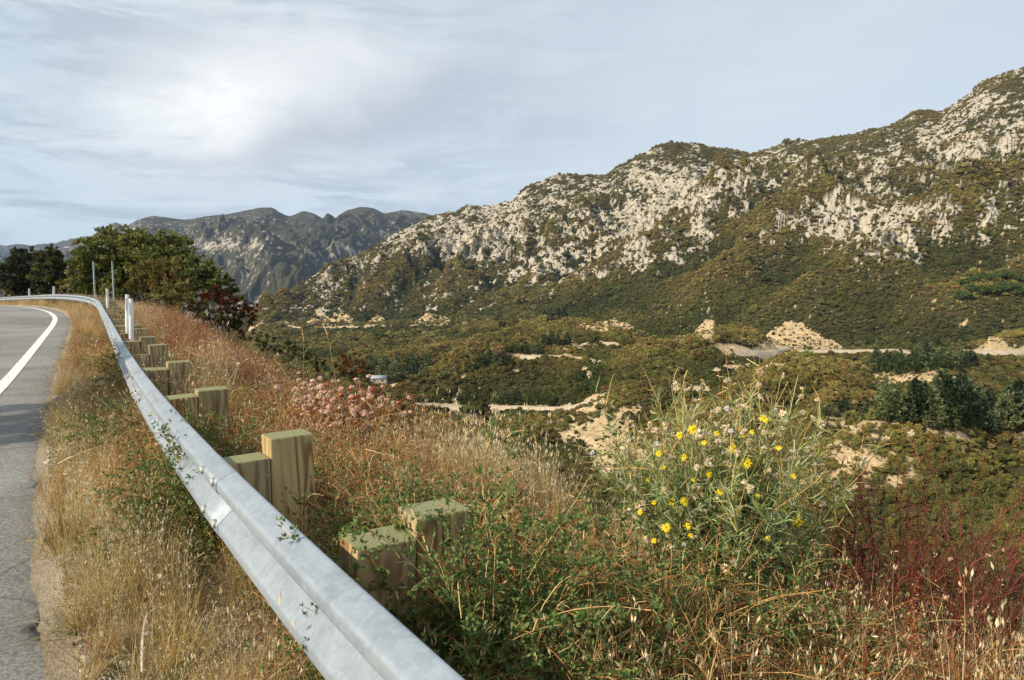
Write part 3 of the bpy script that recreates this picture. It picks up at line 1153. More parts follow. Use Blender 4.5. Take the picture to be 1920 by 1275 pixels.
M_FAR = mountain_material('far_mountain_ground', 0.22, ((0.022, 0.022, 0.014), (0.085, 0.078, 0.046)), ((0.17, 0.145, 0.12), (0.36, 0.315, 0.25), (0.52, 0.46, 0.37)))
range_mesh('far_mountain', [
    [(-300, 640, 3300), (420, 640, 3000), (1100, 640, 3000)],
    [(-300, 575, 3900), (380, 560, 3700), (480, 560, 3600), (700, 560, 3700), (1100, 560, 3800)],
    [(-300, 520, 4700), (150, 500, 4700), (400, 475, 4600), (480, 470, 4400), (600, 470, 4700), (700, 450, 4900), (1100, 480, 5000)],
    [(-300, 560, 5600), (40, 500, 5600), (140, 462, 5600), (180, 440, 5600), (220, 416, 5600), (240, 425, 5600), (262, 413, 5600), (290, 405, 5700), (350, 412, 5800), (390, 406, 5800), (430, 402, 5800), (470, 394, 5800), (490, 389, 5800), (515, 390, 5800), (530, 399, 5800), (545, 408, 5800), (570, 396, 5900), (590, 400, 5900),
     (612, 411, 6000), (628, 411, 6000), (650, 396, 5900), (680, 388, 5900), (705, 391, 5900), (722, 401, 5900), (760, 393, 6000), (800, 400, 6000), (830, 410, 6000), (900, 425, 6000), (1100, 470, 6000)]],
    80, 500, 120, 620, 101, M_FAR, 0.27, -250, 1050, 0.03,
    rb=[(430, 455, 90, 14, .22), (620, 475, 60, 30, .16), (480, 500, 30, 40, .18), (400, 460, 40, 10, .2), (690, 440, 50, 30, .1), (540, 520, 40, 40, -.3), (470, 490, 26, 14, -.1), (560, 430, 90, 20, -.15), (680, 410, 40, 20, -.2), (240, 420, 40, 20, .15)],
    spurs=[([(470, 470, 4300), (500, 520, 3900), (545, 570, 3500)], 150, 190), ([(515, 392, 5700), (450, 430, 5100), (400, 470, 4500)], 90, 240), ([(680, 392, 5800), (640, 440, 5200), (600, 500, 4500)], 90, 260)])
M_DIST = mountain_material('distant_ridge_ground', 0.08, ((0.04, 0.04, 0.03), (0.07, 0.065, 0.045)))
range_mesh('distant_ridge', [
    [(-500, 600, 7600), (500, 600, 7600)], [(-500, 520, 8600), (500, 520, 8600)],
    [(-500, 452, 9800), (-200, 460, 9800), (0, 461, 9800), (22, 461, 9800), (40, 455, 9800), (52, 457, 9800), (66, 461, 9800), (80, 456, 9800), (96, 460, 9800), (120, 454, 9700), (150, 444, 9600), (260, 425, 9500), (500, 430, 9500)]],
    120, 200, 200, 950, 131, M_DIST, 0.2, -450, 420, 0.12)

# ground sheet under everything, out to the horizon
gv = [(-12900, -1400, -260), (12900, -1400, -260), (12900, 15400, -260), (-12900, 15400, -260)]
m, nt, b = new_mat('valley_floor')
b.inputs['Base Color'].default_value = (0.07, 0.06, 0.035, 1)
b.inputs['Roughness'].default_value = 1
obj('valley_floor', mesh_np('valley_floor', gv, [[(0, 1, 2, 3)]], None, m), kind='structure')

# ------------------------------------------------------------------ scattering of uncountable plants
HID = bpy.data.collections.new('scatter_sources')


def proto_collection(name, meshes):
    c = bpy.data.collections.new(name)
    for i, me in enumerate(meshes):
        o = bpy.data.objects.new('%s_%02d' % (name, i), me)
        c.objects.link(o)
    return c


def scatter(name, coll, pts, scl, rot, var, tint, mat=None, label=None, cat=None):
    n = len(pts)
    me = bpy.data.meshes.new(name)
    me.vertices.add(n)
    me.vertices.foreach_set('co', np.asarray(pts, np.float32).ravel())
    a = me.attributes.new('scl', 'FLOAT_VECTOR', 'POINT')
    a.data.foreach_set('vector', np.asarray(scl, np.float32).ravel())
    a = me.attributes.new('rot', 'FLOAT_VECTOR', 'POINT')
    a.data.foreach_set('vector', np.asarray(rot, np.float32).ravel())
    a = me.attributes.new('var', 'INT', 'POINT')
    a.data.foreach_set('value', np.asarray(var, np.int32))
    a = me.attributes.new('tint', 'FLOAT_COLOR', 'POINT')
    t = np.ones((n, 4), np.float32)
    t[:, :3] = tint
    a.data.foreach_set('color', t.ravel())
    o = obj(name, me, kind='stuff', label=label, cat=cat)
    ng = bpy.data.node_groups.new(name + '_scatter', 'GeometryNodeTree')
    ng.interface.new_socket('Geometry', in_out='INPUT', socket_type='NodeSocketGeometry')
    ng.interface.new_socket('Geometry', in_out='OUTPUT', socket_type='NodeSocketGeometry')
    gi = ng.nodes.new('NodeGroupInput')
    go = ng.nodes.new('NodeGroupOutput')
    ip = ng.nodes.new('GeometryNodeInstanceOnPoints')
    ci = ng.nodes.new('GeometryNodeCollectionInfo')
    ci.inputs['Collection'].default_value = coll
    ci.inputs['Separate Children'].default_value = True
    ci.inputs['Reset Children'].default_value = True
    ip.inputs['Pick Instance'].default_value = True

    def na(nm, ty):
        q = ng.nodes.new('GeometryNodeInputNamedAttribute')
        q.data_type = ty
        q.inputs['Name'].default_value = nm
        return q.outputs[0]
    L = ng.links.new
    L(gi.outputs[0], ip.inputs['Points'])
    L(ci.outputs[0], ip.inputs['Instance'])
    L(na('var', 'INT'), ip.inputs['Instance Index'])
    L(na('rot', 'FLOAT_VECTOR'), ip.inputs['Rotation'])
    L(na('scl', 'FLOAT_VECTOR'), ip.inputs['Scale'])
    L(ip.outputs[0], go.inputs[0])
    md = o.modifiers.new('scatter', 'NODES')
    md.node_group = ng
    return o


def ico(sub):
    import bmesh
    bm = bmesh.new()
    bmesh.ops.create_icosphere(bm, subdivisions=sub, radius=1)
    V = np.array([v.co[:] for v in bm.verts])
    T = np.array([[v.index for v in f.verts] for f in bm.faces])
    bm.free()
    return V, T


def bush_mesh(i, sub, nleaf, lsz):
    """rounded chaparral bush: a lumpy body bristling with leaf sprays"""
    acc = Acc()
    V, T = ico(sub)
    n = fbm(V[:, 0] * 1.6 + i * 7, V[:, 1] * 1.6 + V[:, 2] * 1.1 + i * 3, 3, 200 + i)
    r = 0.78 + 0.30 * n
    P = V * r[:, None]
    P[:, 2] = P[:, 2] * 0.78 + 0.42
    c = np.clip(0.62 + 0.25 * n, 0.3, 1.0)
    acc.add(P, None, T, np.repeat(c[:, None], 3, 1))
    d = rand_dirs(nleaf, -0.25, 1)
    n2 = fbm(d[:, 0] * 1.6 + i * 7, d[:, 1] * 1.6 + d[:, 2] * 1.1 + i * 3, 3, 200 + i)
    rr = (0.78 + 0.30 * n2) * R.uniform(0.86, 1.1, nleaf)
    p = d * rr[:, None]
    p[:, 2] = p[:, 2] * 0.78 + 0.42
    A = nrm(d + R.normal(0, 0.55, (nleaf, 3)) + np.array([0, 0, 0.35]))
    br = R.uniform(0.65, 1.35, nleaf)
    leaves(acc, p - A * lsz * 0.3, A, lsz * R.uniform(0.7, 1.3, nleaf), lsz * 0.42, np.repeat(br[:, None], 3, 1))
    return acc.mesh('bush', M_BRUSH_I)


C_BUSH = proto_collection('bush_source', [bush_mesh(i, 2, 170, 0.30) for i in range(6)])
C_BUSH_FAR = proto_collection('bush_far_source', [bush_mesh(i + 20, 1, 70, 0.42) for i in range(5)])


def scatter_cells(n, w):
    """n random points on the mountain mesh, chosen by cell weight"""
    p = w.ravel() / w.sum()
    k = R.choice(p.size, n, p=p)
    i, j = np.unravel_index(k, w.shape)
    a, b = R.random(n), R.random(n)

    def lerp(A):
        return (A[i, j] * (1 - a) * (1 - b) + A[i + 1, j] * a * (1 - b) + A[i, j + 1] * (1 - a) * b + A[i + 1, j + 1] * a * b)
    return i, j, np.stack([lerp(MX), lerp(MY), lerp(MZ)], 1)


# surface of each cell
e1 = V[1:, :-1] - V[:-1, :-1]
e2 = V[:-1, 1:] - V[:-1, :-1]
area = np.linalg.norm(np.cross(e1, e2), axis=-1)
bare = np.maximum(rock, earth)[:-1, :-1]
SSc = SS[:-1, :-1]
MYc = MY[:-1, :-1]
PXc, PYc = CPX[:-1, :-1], CPY[:-1, :-1]

def road_clear(P, margin=1.2):
    keep = np.ones(len(P), bool)
    for pts, w in ROADS.values():
        d, _ = seg_dist(P[:, 0], P[:, 1], [(p.x, p.y) for p in pts])
        # the verge on the lower, camera side is kept cleared
        near = P[:, 1] < np.interp(P[:, 0], [p.x for p in pts], [p.y for p in pts])
        keep &= d > w * 0.5 + np.where(near, 1.1 * w, 0.12 * w) + margin * 0.3
    return keep


def bush_tints(P, sc, hol=0.0):
    n = len(P)
    a = fbm(P[:, 0] / 70, P[:, 1] / 90, 3, 301)
    b = fbm(P[:, 0] / 12, P[:, 1] / 14, 2, 307)
    olive = np.array([0.110, 0.113, 0.032])
    dark = np.array([0.042, 0.053, 0.018])
    grey = np.array([0.135, 0.130, 0.068])
    rust = np.array([0.125, 0.062, 0.025])
    green = np.array([0.062, 0.090, 0.024])
    brown = np.array([0.095, 0.066, 0.028])
    r = R.random(n) + 0.22 * b
    t = np.where((r < 0.45)[:, None], olive, np.where((r < 0.62)[:, None], dark, np.where((r < 0.74)[:, None], grey, np.where((r < 0.84)[:, None], green, brown))))
    t = np.where((R.random(n) < 0.02 + 0.03 * (b > 0.5))[:, None], rust, t)
    f = np.clip(0.5 + 0.6 * a, 0, 1)[:, None]
    t = t * (1 - 0.45) + 0.45 * (olive * f + (dark * 0.55 + brown * 0.45) * (1 - f))
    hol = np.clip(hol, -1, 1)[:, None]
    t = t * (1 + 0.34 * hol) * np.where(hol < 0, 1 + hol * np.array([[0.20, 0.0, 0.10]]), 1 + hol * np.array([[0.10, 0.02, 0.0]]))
    return 1.42 * np.array([[1.14, 1.0, 0.90]]) * t * np.clip(R.normal(1, 0.17, (n, 1)), 0.6, 1.5)


def make_chaparral(name, coll, nvar, n, w, size_f, label, sq=(0.8, 1.2)):
    i, j, P = scatter_cells(n, w)
    k = road_clear(P)
    i, j, P = i[k], j[k], P[k]
    n = len(P)
    s = size_f(P) * np.exp(R.normal(-0.05, 0.38, n)) * np.where(R.random(n) < 0.02, 1.9, 1.0)
    s = s * np.where(earth[i, j] > 0.5, 0.6, 1.0)
    scl = np.stack([s * R.uniform(0.85, 1.2, n), s * R.uniform(0.85, 1.2, n), s * R.uniform(0.8, 1.2, n)], 1)
    rot = np.stack([R.normal(0, 0.12, n), R.normal(0, 0.12, n), R.uniform(0, 6.28, n)], 1)
    P[:, 2] += 0.08 * s
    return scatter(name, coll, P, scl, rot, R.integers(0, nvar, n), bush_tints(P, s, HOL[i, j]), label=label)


# brush in hollows is tinted darker and greener, on the ridges lighter and warmer
def box_blur(A, r):
    for ax in (0, 1):
        n_ = A.shape[ax]
        c = np.cumsum(np.concatenate([np.zeros_like(np.take(A, [0], ax)), A], ax), ax)
        hi = np.clip(np.arange(n_) + r + 1, 0, n_)
        lo = np.clip(np.arange(n_) - r, 0, n_)
        w_ = (hi - lo).reshape([-1 if k == ax else 1 for k in (0, 1)])
        A = (np.take(c, hi, ax) - np.take(c, lo, ax)) / w_
    return A


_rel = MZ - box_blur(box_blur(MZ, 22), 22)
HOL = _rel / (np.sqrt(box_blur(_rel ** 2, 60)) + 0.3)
vis = (SSc > 0.55) & (SSc < 8.25) & (PXc > 300)
veg = (1 - 0.97 * rock[:-1, :-1]) * (1 - 0.74 * earth[:-1, :-1]) * vis
w_near = area * veg * smooth(4.3, 3.6, SSc) * (1 + 5.5 * smooth(190, 70, MYc)) * (0.35 + 0.65 * smooth(-0.3, 0.1, fbm(MX[:-1, :-1] / 30, MYc / 30, 3, 311)))
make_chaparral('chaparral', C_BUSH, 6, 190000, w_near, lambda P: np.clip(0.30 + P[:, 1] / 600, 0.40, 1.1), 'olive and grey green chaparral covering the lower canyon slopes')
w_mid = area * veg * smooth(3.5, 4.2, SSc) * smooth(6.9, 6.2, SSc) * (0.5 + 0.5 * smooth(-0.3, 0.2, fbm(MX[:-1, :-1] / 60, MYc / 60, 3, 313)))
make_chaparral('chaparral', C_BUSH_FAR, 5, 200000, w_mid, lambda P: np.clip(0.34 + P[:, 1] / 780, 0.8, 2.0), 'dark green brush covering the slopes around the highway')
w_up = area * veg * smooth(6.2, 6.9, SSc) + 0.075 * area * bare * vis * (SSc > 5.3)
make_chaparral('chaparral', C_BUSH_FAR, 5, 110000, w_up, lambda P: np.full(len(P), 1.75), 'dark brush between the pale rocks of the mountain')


# ------------------------------------------------------------------ the roads across the valley
def pale_road_material():
    m, nt, b = new_mat('pale_road')
    p = geo_pos(nt)
    n = noise(nt, p, 0.4, 5, 0.6)
    c = ramp(nt, n, [(0.3, (0.34, 0.275, 0.19)), (0.7, (0.52, 0.43, 0.30))])
    nt.links.new(c, b.inputs['Base Color'])
    b.inputs['Roughness'].default_value = 0.9
    return m


M_PALE = pale_road_material()


def valley_ribbon(name, pts, w):
    P = catmull([tuple(2 * pts[0] - pts[1])] + [tuple(p) for p in pts] + [tuple(2 * pts[-1] - pts[-2])], 4.0)
    for j in range(3):
        P[:, j] = np.convolve(np.pad(P[:, j], 4, mode='edge'), np.ones(9) / 9, 'valid')
    gz = np.array([far_ground(q[0], q[1]) for q in P])
    P[:, 2] = np.convolve(np.pad(gz, 4, mode='edge'), np.ones(9) / 9, 'valid') + 0.35
    T = np.gradient(P[:, :2], axis=0)
    T /= np.linalg.norm(T, axis=1, keepdims=True)
    nn = np.stack([T[:, 1], -T[:, 0]], 1)
    nn *= np.where(nn[:, 1:2] > 0, -1, 1)           # towards the camera side
    rows = []
    for off, dz in ((0.95, None), (0.5, 0.25), (0.0, 0.4), (-0.5, 0.5), (-0.62, 0.1)):
        q = P.copy()
        q[:, :2] += nn * off * w
        if dz is None:            # the fill slope meets the ground
            q[:, 2] = np.minimum(q[:, 2], [far_ground(a_[0], a_[1]) - 0.4 for a_ in q])
        else:
            q[:, 2] += dz
        rows.append(q)
    V = np.stack(rows, 1)
    a, c = V.shape[:2]
    ii = np.arange(a * c).reshape(a, c)
    q = np.stack([ii[:-1, :-1], ii[1:, :-1], ii[1:, 1:], ii[:-1, 1:]], -1).reshape(-1, 4)
    return obj(name, mesh_np(name, V, [q], None, M_PALE, True), kind='structure')


for nm, (pts, w) in ROADS.items():
    valley_ribbon({'highway_east': 'highway', 'dirt_track_upper': 'dirt_track'}.get(nm, nm), pts, w)


# ------------------------------------------------------------------ pines
def pine_mesh(i, nclump, conic, dark):
    """crown of unit height: whorls of drooping boughs carrying needle clumps"""
    acc = Acc()
    n = nclump
    h = 0.10 + 0.90 * (1 - R.random(n) ** 0.62)
    ang = R.uniform(0, 6.28, n)
    lobes = 1 + 0.25 * np.sin(ang * 2.0 + i + h * 5) + 0.18 * np.sin(h * 44 + ang * 2)
    rmax = np.interp(h, [0.10, 0.18, 0.30, 0.6, 0.85, 1.0], [0.13, 0.21, 0.225, 0.15, 0.065, 0.01] if conic else [0.15, 0.24, 0.29, 0.25, 0.15, 0.04])
    r = rmax * lobes * R.uniform(0.55, 1.05, n)
    P = np.stack([r * np.cos(ang), r * np.sin(ang), h - 0.12 * r], 1)
    out = np.stack([np.cos(ang), np.sin(ang), np.full(n, 0.35)], 1)
    per = 9
    s = 0.072
    q = np.repeat(P, per, 0) + R.normal(0, 0.018, (n * per, 3))
    A = np.repeat(out, per, 0) + R.normal(0, 0.6, (n * per, 3))
    c = np.repeat(R.uniform(0.65, 1.4, n), per) * R.uniform(0.8, 1.2, n * per)
    leaves(acc, q, A, s * R.uniform(0.7, 1.4, n * per), s * 0.30, np.array(dark)[None] * c[:, None], 0.2)
    return acc.mesh('pine_crown', M_LEAF)


def pine_trunk_mesh():
    acc = Acc()
    P = np.array([[[0, 0, -0.05], [0.002, 0, 0.1], [0.004, 0.002, 0.5], [0, 0, 0.97]]])
    tube(acc, P, np.array([0.020, 0.017, 0.010, 0.002]), (0.09, 0.07, 0.055), 6)
    return acc.mesh('pine_trunk', M_STEM)


PINE_TRUNK = pine_trunk_mesh()
PINE = {'blue': [pine_mesh(i, 120, i % 2 == 0, c_) for i, c_ in enumerate(((0.105, 0.140, 0.056), (0.150, 0.180, 0.066), (0.075, 0.105, 0.046), (0.165, 0.185, 0.080)))],
        'dark': [pine_mesh(i + 7, 120, True, (0.036, 0.060, 0.022)) for i in range(3)],
        'pale': [pine_mesh(i + 12, 100, False, (0.085, 0.115, 0.030)) for i in range(3)],
        'mid': [pine_mesh(i + 17, 100, True, (0.055, 0.080, 0.026)) for i in range(3)]}


def pine(px, py, hpx, kind, label, group, cat='pine tree', wide=1.0):
    p = far_hit(px, py)
    h = hpx * p.y / F
    t = obj('pine_tree', None, loc=(p.x, p.y, p.z - 0.02 * h), label=label, cat=cat, group=group)
    t.rotation_euler = (R.normal(0, 0.02), R.normal(0, 0.02), R.uniform(0, 6.28))
    w = wide * R.uniform(0.95, 1.3)
    t.scale = (h * w, h * w, h)
    obj('crown', PINE[kind][R.integers(0, len(PINE[kind]))], t)
    obj('trunk', PINE_TRUNK, t)
    return t


ORD = ['first', 'second', 'third', 'fourth', 'fifth', 'sixth', 'seventh', 'eighth', 'ninth', 'tenth', 'eleventh', 'twelfth', 'thirteenth', 'fourteenth', 'fifteenth', 'sixteenth']


def pine_line(n, x0, x1, yf, hf, kinds, where, group, cat='pine tree', wide=1.0, jx=3.0, jy=1.0):
    """a line of trees from left to right; each is told from its neighbours by its place in the line"""
    xs = np.sort(np.linspace(x0, x1, n) + R.normal(0, jx, n))
    look = {'blue': 'blue green pine', 'dark': 'dark pointed fir', 'mid': 'olive green pine', 'pale': 'yellow green pine'}
    for k, px in enumerate(xs):
        kd = kinds[R.integers(0, len(kinds))]
        pine(px, yf(px) + R.normal(0, jy), hf(px), kd, '%s, %s from the left in %s' % (look[kd], ORD[k], where), group, 'fir tree' if kd == 'dark' else cat, wide)


def edge1(px):
    return np.interp(px, [1640, 1680, 1720, 1760, 1815], [698, 704, 700, 694, 692])


pine_line(12, 1645, 1812, edge1, lambda p: np.clip(R.normal(40, 5), 28, 48), ['blue', 'blue', 'blue', 'mid'], 'the front line below the highway', 'pines in the row below the highway')
pine_line(10, 1650, 1808, lambda p: edge1(p) - 11, lambda p: np.clip(R.normal(40, 5), 28, 48), ['blue', 'blue', 'mid'], 'the back line below the highway', 'pines in the row below the highway')
for k, (px, py) in enumerate(((1828, 678), (1840, 676), (1852, 678), (1863, 680))):
    pine(px, py, R.uniform(14, 20), 'blue', 'small pine right of the row below the highway, %s from the left' % ORD[k], 'small pines right of the row')
edge2 = lambda p: np.interp(p, [1640, 1700, 1760, 1920], [790, 792, 804, 806])
pine_line(11, 1660, 1945, edge2, lambda p: np.clip(R.normal(58, 13), 34, 82), ['blue', 'blue', 'blue', 'dark'], 'the front line of the right grove', 'pines in the right grove', jx=5, jy=2)
pine_line(9, 1672, 1950, lambda p: edge2(p) - 17, lambda p: np.clip(R.normal(64, 14), 40, 90), ['blue', 'blue', 'dark'], 'the middle line of the right grove', 'pines in the right grove', jx=6, jy=3)
pine_line(8, 1740, 1955, lambda p: edge2(p) - 36, lambda p: np.clip(R.normal(62, 13), 40, 84), ['blue', 'dark', 'mid'], 'the back line of the right grove', 'pines in the right grove', jx=7, jy=3)
pine(1713, 782, 72, 'dark', 'tall dark fir standing highest at the left of the right grove', None, 'fir tree', 0.8)
pine(1729, 784, 68, 'dark', 'second tall dark fir just right of the tallest one in the right grove', None, 'fir tree', 0.8)
pine(1581, 775, 31, 'dark', 'small dark fir standing alone left of the right grove', None, 'fir tree')
pine(1562, 780, 24, 'blue', 'small blue green pine left of the lone dark fir', None)
pine(1543, 778, 20, 'blue', 'smallest pine two trees left of the lone dark fir', None)
pine(1502, 780, 16, 'pale', 'low pale green tree left of the small pines on the slope', None, 'tree')
pine(1622, 788, 30, 'blue', 'blue green pine between lone dark fir and the right grove', None)
pine(1640, 785, 26, 'mid', 'olive pine at the left edge of the right grove', None)
pine_line(9, 684, 792, lambda p: 716 - max(0, p - 730) * 0.14, lambda p: R.uniform(28, 42), ['blue', 'mid'], 'the front of the cabin cluster', 'pines around the cabins', jx=4, jy=2)
pine_line(9, 690, 800, lambda p: 702 - max(0, p - 730) * 0.12, lambda p: R.uniform(28, 40), ['blue', 'blue', 'mid'], 'the back of the cabin cluster', 'pines around the cabins', jx=4, jy=2)
for q, (px, py, h, k) in enumerate(((860, 698, 18, 'pale'), (875, 696, 20, 'mid'), (890, 694, 22, 'mid'), (905, 690, 26, 'mid'), (918, 684, 34, 'blue'), (932, 686, 36, 'blue'), (946, 688, 24, 'mid'))):
    pine(px, py, h, k, 'pine in the clump left of the dirt track, %s from the left' % ORD[q], 'pines left of the dirt track')
for q, (px, py, h, k) in enumerate(((955, 660, 20, 'pale'), (968, 662, 24, 'pale'), (984, 664, 26, 'mid'), (1000, 664, 28, 'blue'), (1012, 666, 24, 'blue'), (1022, 650, 26, 'blue'), (1034, 648, 30, 'blue'), (1046, 648, 26, 'blue'), (1064, 652, 30, 'dark'))):
    pine(px, py, h, k, 'pine above the dirt track, %s from the left' % ORD[q], 'pines above the dirt track')
for k, px in enumerate((862, 872, 884, 900, 938, 956, 972, 986, 1000, 1012, 1022, 1034, 1062, 1075)):
    pine(px, 759 + R.normal(0, 1.0), (26, 24, 22, 20, 42, 28, 30, 24, 34, 30, 32, 24, 16, 18)[k], 'pale' if k % 3 else 'mid', 'yellow green pine along the pale valley road, %s from the left' % ORD[k], 'pines along the valley road')
for q, (px, py, h) in enumerate(((1093, 716, 30), (1104, 712, 34), (1112, 690, 26), (1122, 716, 36), (1108, 735, 30), (1096, 738, 26), (1118, 738, 28), (1128, 700, 22), (1086, 742, 24), (1130, 730, 24))):
    pine(px, py, h, 'pale', 'bright yellow green tree in the gully, %s' % ['left side halfway up', 'centre halfway up', 'topmost of the gully', 'right side halfway up', 'low in the middle', 'low on the left beside the road', 'low on the right beside the road', 'upper right edge', 'lowest and leftmost', 'lowest on the right edge'][q], 'bright trees in the gully', 'tree', 1.3)
for px, py, h in ((1036, 604, 18), (1048, 598, 20), (1058, 600, 26), (1028, 606, 14)):
    pine(px, py, h, 'dark', 'dark conifer at the canyon mouth above the highway, %s' % {1036: 'small one in the middle', 1048: 'second from the right', 1058: 'tallest and rightmost', 1028: 'smallest and leftmost'}[px], 'conifers at the canyon mouth')
pine(1624, 645, 18, 'pale', 'pale green tree right of the large pale cut face', None, 'tree', 1.6)
pine(1800, 642, 17, 'mid', 'green tree above the highway left of the small pale cut', None, 'tree', 1.5)
pine(1712, 642, 12, 'mid', 'small green tree above the highway behind the pine row', None, 'tree', 1.6)

C_ROUND = [bush_mesh(i + 40, 2, 260, 0.24) for i in range(3)]
m_rt = leaf_mat('grove_leaf', False, 0.12, 0.8)
for me in C_ROUND:
    c = np.zeros(len(me.vertices) * 4, np.float32)
    me.attributes['Col'].data.foreach_get('color', c)
    c = c.reshape(-1, 4)
    c[:, :3] *= np.array([0.066, 0.098, 0.022])
    me.attributes['Col'].data.foreach_set('color', c.ravel())
    me.materials.clear()
    me.materials.append(m_rt)
for k in range(18):
    px, py = (1806 + 17 * (k % 9) + R.normal(0, 3), 548 - 22 * (k // 9) + R.normal(0, 5))
    p = far_hit(px, py)
    o = obj('oak_tree', C_ROUND[k % 3], loc=(p.x, p.y, p.z), label='bright green oak high on the right slope, %s in the %s line' % (ORD[k % 9], ('lower', 'upper')[k // 9]), cat='tree', group='oaks on the right slope')
    s = R.uniform(5, 9)
    o.scale = (s, s, s * 0.8)
    o.rotation_euler = (0, 0, R.uniform(0, 6.28))

# ------------------------------------------------------------------ cabins among the pines
m_cab, nt, b = new_mat('cabin_wall')
b.inputs['Base Color'].default_value = (0.42, 0.40, 0.36, 1)
m_roofb, nt, b = new_mat('cabin_roof_blue')
b.inputs['Base Color'].default_value = (0.30, 0.36, 0.40, 1)
m_roofr, nt, b = new_mat('cabin_roof_red')
b.inputs['Base Color'].default_value = (0.40, 0.27, 0.22, 1)
m_win, nt, b = new_mat('cabin_window')
b.inputs['Base Color'].default_value = (0.03, 0.035, 0.04, 1)
b.inputs['Roughness'].default_value = 0.1


def cabin(px, py, w, d, h, roof, label, rz):
    p = far_hit(px, py)
    t = obj('cabin', None, loc=(p.x, p.y, p.z + 0.3), label=label, cat='cabin')
    t.rotation_euler = (0, 0, rz)
    obj('wall', box_mesh('cabin_wall', 0, 0, h / 2, w, d, h, m_cab), t)
    r = h * 0.45
    Vr = [(-w / 2 - .4, -d / 2 - .5, h), (w / 2 + .4, -d / 2 - .5, h), (w / 2 + .4, 0, h + r), (-w / 2 - .4, 0, h + r), (-w / 2 - .4, d / 2 + .5, h), (w / 2 + .4, d / 2 + .5, h)]
    Vr = [(x, y, z + 0.01) for x, y, z in Vr] + [(x, y, z + 0.16) for x, y, z in Vr]
    Fr = [(6, 7, 8, 9), (9, 8, 11, 10), (1, 0, 3, 2), (2, 3, 4, 5), (0, 1, 7, 6), (5, 4, 10, 11)]
    Tr = [(0, 6, 3), (6, 9, 3), (3, 9, 4), (9, 10, 4), (1, 2, 7), (7, 2, 8), (2, 5, 8), (8, 5, 11)]
    obj('roof', mesh_np('cabin_roof', Vr, [Fr, Tr], None, roof), t)
    for k in (-1, 1):
        obj('window', box_mesh('cabin_window', k * w * 0.25, -d / 2 - 0.02, h * 0.55, 1.1, 0.08, 0.9, m_win), t)
    return t


cabin(710, 719, 9, 6, 3.0, m_roofb, 'small cabin with grey blue roof left of the dirt clearing below the pines', 0.15)
cabin(755, 710, 7, 5, 2.8, m_roofb, 'small cabin with grey blue roof right of the dirt clearing among the pines', -0.2)
cabin(806, 690, 5, 4, 2.5, m_roofr, 'tiny cabin with reddish roof up the slope right of the pine cluster', 0.3)

# ------------------------------------------------------------------ guardrail
def galvanized_material():
    m, nt, b = new_mat('galvanized_steel')
    p = geo_pos(nt)
    v = nt.nodes.new('ShaderNodeTexVoronoi')
    v.inputs['Scale'].default_value = 55
    nt.links.new(p, v.inputs['Vector'])
    vs = nt.nodes.new('ShaderNodeSeparateColor')
    nt.links.new(v.outputs['Color'], vs.inputs[0])
    n1 = noise(nt, mapping(nt, p, (1, 1, 3)), 3.0, 6, 0.65, 0.5)
    n2 = noise(nt, mapping(nt, p, (1, 1, 0.3)), 24, 5, 0.7, 0.4)
    n3 = noise(nt, p, 9, 5, 0.7, 1.5)
    c = ramp(nt, n1, [(0.28, (0.20, 0.245, 0.28)), (0.5, (0.29, 0.34, 0.385)), (0.72, (0.36, 0.41, 0.46))])
    c = mixc(nt, 0.12, c, ramp(nt, vs.outputs[0], [(0, 0.2), (1, 0.6)]))
    spots = ramp(nt, n2, [(0.60, 0.0), (0.70, 1.0)])
    c = mixc(nt, math_node(nt, 'MULTIPLY', spots, 0.35), c, (0.44, 0.49, 0.53))
    dirt = ramp(nt, n3, [(0.58, 0.0), (0.72, 1.0)])
    c = mixc(nt, math_node(nt, 'MULTIPLY', dirt, 0.4), c, (0.28, 0.27, 0.25))
    nt.links.new(c, b.inputs['Base Color'])
    b.inputs['Metallic'].default_value = 0.35
    b.inputs['Roughness'].default_value = 0.48
    nt.links.new(ramp(nt, n1, [(0.3, 0.68), (0.7, 0.52)]), b.inputs['Roughness'])
    bump(nt, b, n2, 0.12, 0.004)
    return m


